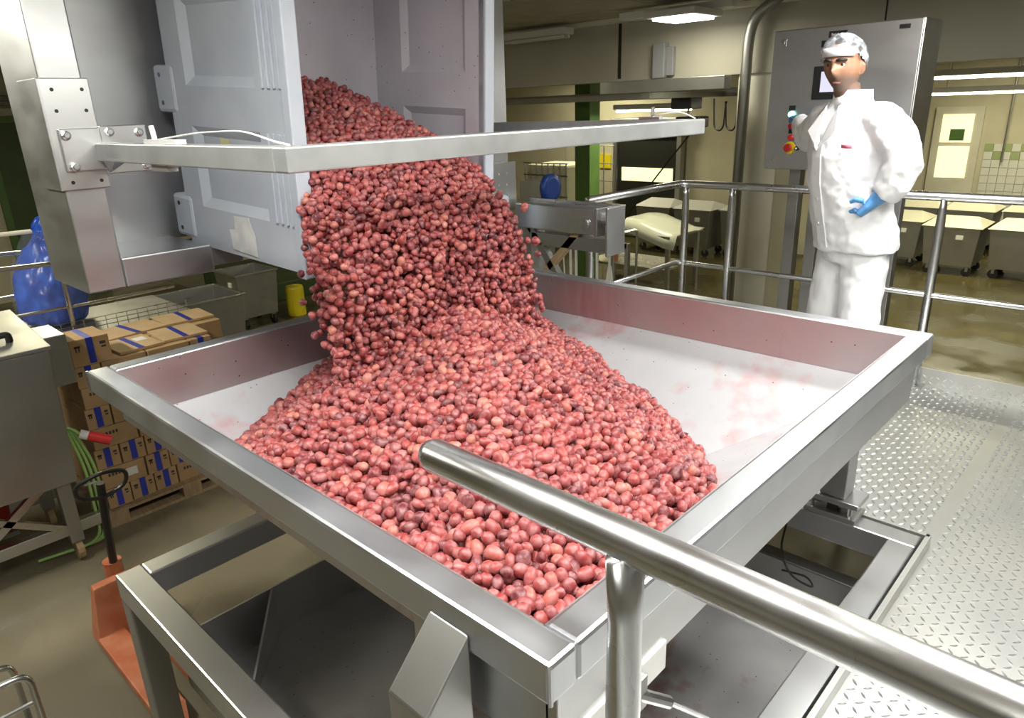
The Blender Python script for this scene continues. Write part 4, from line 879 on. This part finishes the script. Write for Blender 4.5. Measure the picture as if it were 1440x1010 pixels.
# ------------------------------------------------------------------ middle background
gc = thing('green_column', 'tall green painted steel column', 'column', (-6.95, 9.1, FZ))
for x in (-7.08, -6.82): obj('flange', bbox(x-.012, x+.012, 8.98, 9.22, FZ, 2.47), GREEN, gc)
obj('web', bbox(-7.08, -6.82, 9.09, 9.11, FZ, 2.47), GREEN, gc); obj('face_plate', bbox(-7.09, -6.81, 8.97, 8.985, FZ, 2.47), GREEN, gc)
ibc = thing('liquid_tank', 'cream caged liquid tank beside the green column', 'tank', (-9.4, 11.4, FZ))
obj('tank', bbox(-9.95, -8.9, 11, 11.9, FZ+.15, .5), CREAM, ibc, .05)
for k in range(8): obj('cage_bar', cyl(B(), (-9.97+k*.153, 10.98, FZ+.15), (-9.97+k*.153, 10.98, .53), .012, 6), STEEL_D, ibc)
for z in (-.9, -.5, -.1, .3, .53): obj('cage_ring', cyl(B(), (-10, 10.97, z), (-8.86, 10.97, z), .012, 6), STEEL_D, ibc)
obj('tank_pallet', bbox(-10, -8.86, 10.95, 11.95, FZ, FZ+.15), STEEL_D, ibc)
wc = thing('wire_cage', 'tall wire cage standing behind the liquid tank', 'cage', (-9.1, 12.3, FZ))
for k in range(6): obj('bar', cyl(B(), (-9.9+k*.25, 12.2, FZ), (-9.9+k*.25, 12.2, .8), .012, 6), STEEL_D, wc)
for z in (.1, .45, .8): obj('bar', cyl(B(), (-9.9, 12.2, z), (-8.65, 12.2, z), .012, 6), STEEL_D, wc)
hr = thing('hose_reel', 'steel hose reel with blue hose behind the tipper arm', 'hose reel', (-5.45, 6.25, .7))
obj('reel_box', bbox(-5.72, -5.4, 6.2, 6.4, .55, .78), STEEL_D, hr, .006); obj('hose', lathe(B(), [(.1, -.035), (.15, -.035), (.155, 0), (.15, .035), (.1, .035)], (-5.37, 6.34, .7), 24, 'x'), BLUEH, hr, smooth=True)
obj('stand', bbox(-5.62, -5.55, 6.25, 6.32, FZ, .55), STEEL_D, hr)
dd = thing('roll_door', 'dark roll-up door with long yellow window strip', 'door', (-8.5, 13.2, FZ))
obj('curtain', bbox(-9.2, -7.75, 13.15, 13.2, FZ, 1.0), DARK, dd); obj('window_strip', bbox(-9.1, -7.85, 13.13, 13.155, .02, .3), LITROOM, dd)
for x in (-9.3, -7.75): obj('guide', bbox(x, x+.1, 13.08, 13.24, FZ, 1.2), STEEL_D, dd)
obj('roll_housing', bbox(-9.3, -7.65, 13.0, 13.3, 1.0, 1.3), STEEL_D, dd, .02)
struct('wall_partition', box(bbox(-14, -9.3, 13.3, 13.45, FZ, 2.47), -7.65, -4.4, 13.3, 13.45, FZ, 2.47), WALL)
struct('wall_lintel', bbox(-9.3, -7.65, 13.3, 13.45, 1.0, 2.47), WALL)
sg = single('wall_sign', bbox(-9.8, -9.5, 13.27, 13.3, .25, .55), YELLOW, 'small yellow notice on the wall left of the roll-up door', 'sign')
hb = thing('hoist_beam', 'grey overhead hoist beam with trolley and looped cables', 'hoist', (-4.1, 6.7, 1.7))
obj('beam', bbox(-4.86, -3.42, 6.58, 6.72, 1.68, 1.8), STEEL_D, hb, .004); obj('far_rail', bbox(-9.5, -3.5, 8.2, 8.3, 1.62, 1.72), STEEL_D, hb, .004)
obj('trolley', bbox(-4.45, -4.2, 7.35, 7.6, 1.5, 1.62), BLACK, hb, .01); obj('hoist_motor', bbox(-4.42, -4.1, 7.4, 7.6, 1.3, 1.42), BLACK, hb, .02); obj('chain', cyl(B(), (-4.3, 7.48, 1.42), (-4.3, 7.48, 1.52), .012, 8), STEEL_D, hb)
obj('beam_joiner', bbox(-4.35, -4.25, 6.6, 8.3, 1.62, 1.68), STEEL_D, hb)
obj('pendant_cable', tube(B(), [(-4.2, 7.5, 1.32), (-4.75, 7.6, .75), (-5.35, 7.8, .15), (-5.5, 7.8, -.25)], .009, 6), BLACK, hb)
obj('pendant', bbox(-5.55, -5.46, 7.76, 7.84, -.42, -.22), ORANGE, hb, .01)
lp = []
for k in range(3): lp += [(-3.95+k*.14, 7.4, 1.6), (-3.93+k*.14, 7.4, 1.3), (-3.86+k*.14, 7.4, 1.26), (-3.82+k*.14, 7.4, 1.32)]
obj('looped_cable', tube(B(), bend(lp, .06, 3), .009, 6), BLACK, hb)
jb = single('junction_box', box(bbox(-4.42, -4.28, 6.9, 7.0, 1.82, 2.16), -4.28, -4.2, 6.94, 7.0, 1.84, 2.12), mat('grey_box', (.3, .31, .33), .5), 'grey junction box on the lintel panel above the hoist beam', 'junction box', bevel=.006)
pp = single('conduit_pipe', tube(B(), bend([(-3.05, 6.9, 2.47), (-3.3, 6.85, 2.3), (-3.34, 6.85, 2.1), (-3.36, 6.85, FZ)], .15), .05, 14), STEEL_D, 'vertical steel pipe in front of the cream pillar', 'pipe', smooth=True)
# packing table with film, tubs beyond the railing
tb = thing('packing_table', 'steel packing table with sheet of clear film beyond the railing', 'table', (-6.3, 9.6, FZ))
obj('table_top', bbox(-7.2, -5.5, 9.2, 10.2, -.34, -.3), STEEL_R, tb, .004); obj('lower_shelf', bbox(-7.1, -5.6, 9.25, 10.1, -.85, -.82), STEEL_R, tb)
for x in (-7.15, -5.55):
    for y in (9.25, 10.1): obj('leg', bbox(x-.03, x+.03, y-.03, y+.03, FZ, -.34), STEEL_D, tb)
bm = B(); N = 10; vv = [[bm.verts.new((-7.1+1.7*i/N, 9.15+.9*j/N, -.29+.18*math.sin(math.pi*i/N)**2+random.uniform(0, .02)-(.2 if j == 0 else 0))) for j in range(N+1)] for i in range(N+1)]
for i in range(N):
    for j in range(N): bm.faces.new((vv[i][j], vv[i+1][j], vv[i+1][j+1], vv[i][j+1]))
o = single('film_sheet', bm, mat('film_white', (.7, .72, .62), .25), 'crumpled pale film lying over the packing table', 'film', smooth=True); o.modifiers.new('thick', 'SOLIDIFY').thickness = .004
ck = thing('tube_rack', 'bent tube rack standing in front of the packing table', 'rack', (-5.0, 7.3, FZ))
for x in (-5.35, -4.95): obj('hoop', tube(B(), bend([(x, 7.0, FZ), (x, 7.0, .1), (x, 7.5, .1), (x, 7.5, FZ)], .06), .016, 8), STEEL_R, ck)
obj('tray', bbox(-5.4, -4.9, 7.0, 7.5, -.75, -.72), STEEL_R, ck)
tubs = [((-7.6, 13.0-.6, FZ), 'white lidded steel tub behind the packing table on the left'), ((-6.75, 12.4, FZ), 'white lidded steel tub behind the packing table on the right'), ((-5.9, 12.6, FZ), 'white lidded steel tub next to the cream pillar')]
for l_, lab in tubs: steel_tub(l_, .75, .75, .72, lab, True, lidm=WHITEP, group='white lidded steel tubs')
R_T = [((-3.55, 13.6, FZ), 'front left'), ((-2.65, 13.3, FZ), 'front middle'), ((-1.75, 13.4, FZ), 'front right'), ((-3.75, 15.4, FZ), 'rear left'), ((-2.85, 15.3, FZ), 'rear middle'), ((-1.95, 15.5, FZ), 'rear right')]
for l_, lab in R_T: steel_tub(l_, .8, .85, .62, 'steel tub with gabled white lid in the far room, %s of the group' % lab, True, lidm=CREAM, group='white lidded steel tubs')
tk_ = thing('tool_rack', 'low steel floor rack holding white scrapers and paddles', 'rack', (-4.3, 5.6, FZ))
obj('crossbar', bbox(-4.75, -3.8, 5.58, 5.62, .28, .33), STEEL_D, tk_)
for x in (-4.75, -3.82): obj('upright', bbox(x, x+.04, 5.58, 5.62, FZ, .33), STEEL_D, tk_)
for k, (x, lab) in enumerate(((-4.55, 'thin white wire hook at the left of the tool rack'), (-4.45, 'first white handled scraper on the tool rack'), (-4.38, 'second white handled scraper on the tool rack'), (-4.22, 'third white handled scraper on the tool rack'), (-4.12, 'fourth white handled scraper on the tool rack'), (-3.97, 'white paddle with broad blade at the right of the tool rack'))):
    t = thing('hand_tool', lab, 'tool', (x, 5.55, .3), 0, 'white tools on the rack')
    obj('handle', cyl(B(), (x, 5.55, .33), (x+(.05 if k == 0 else .01), 5.55, -.6), .007 if k == 0 else .014, 8), WHITEP, t)
    obj('blade', bbox(x-.03, x+.05, 5.545, 5.555, -.95, -.6) if k < 5 else hull(B(), [(x-.01, 5.54, .1), (x+.02, 5.56, .1), (x-.035, 5.54, -.05), (x+.055, 5.54, -.05), (x-.035, 5.56, -.5), (x+.055, 5.56, -.5)]), WHITEP, t)
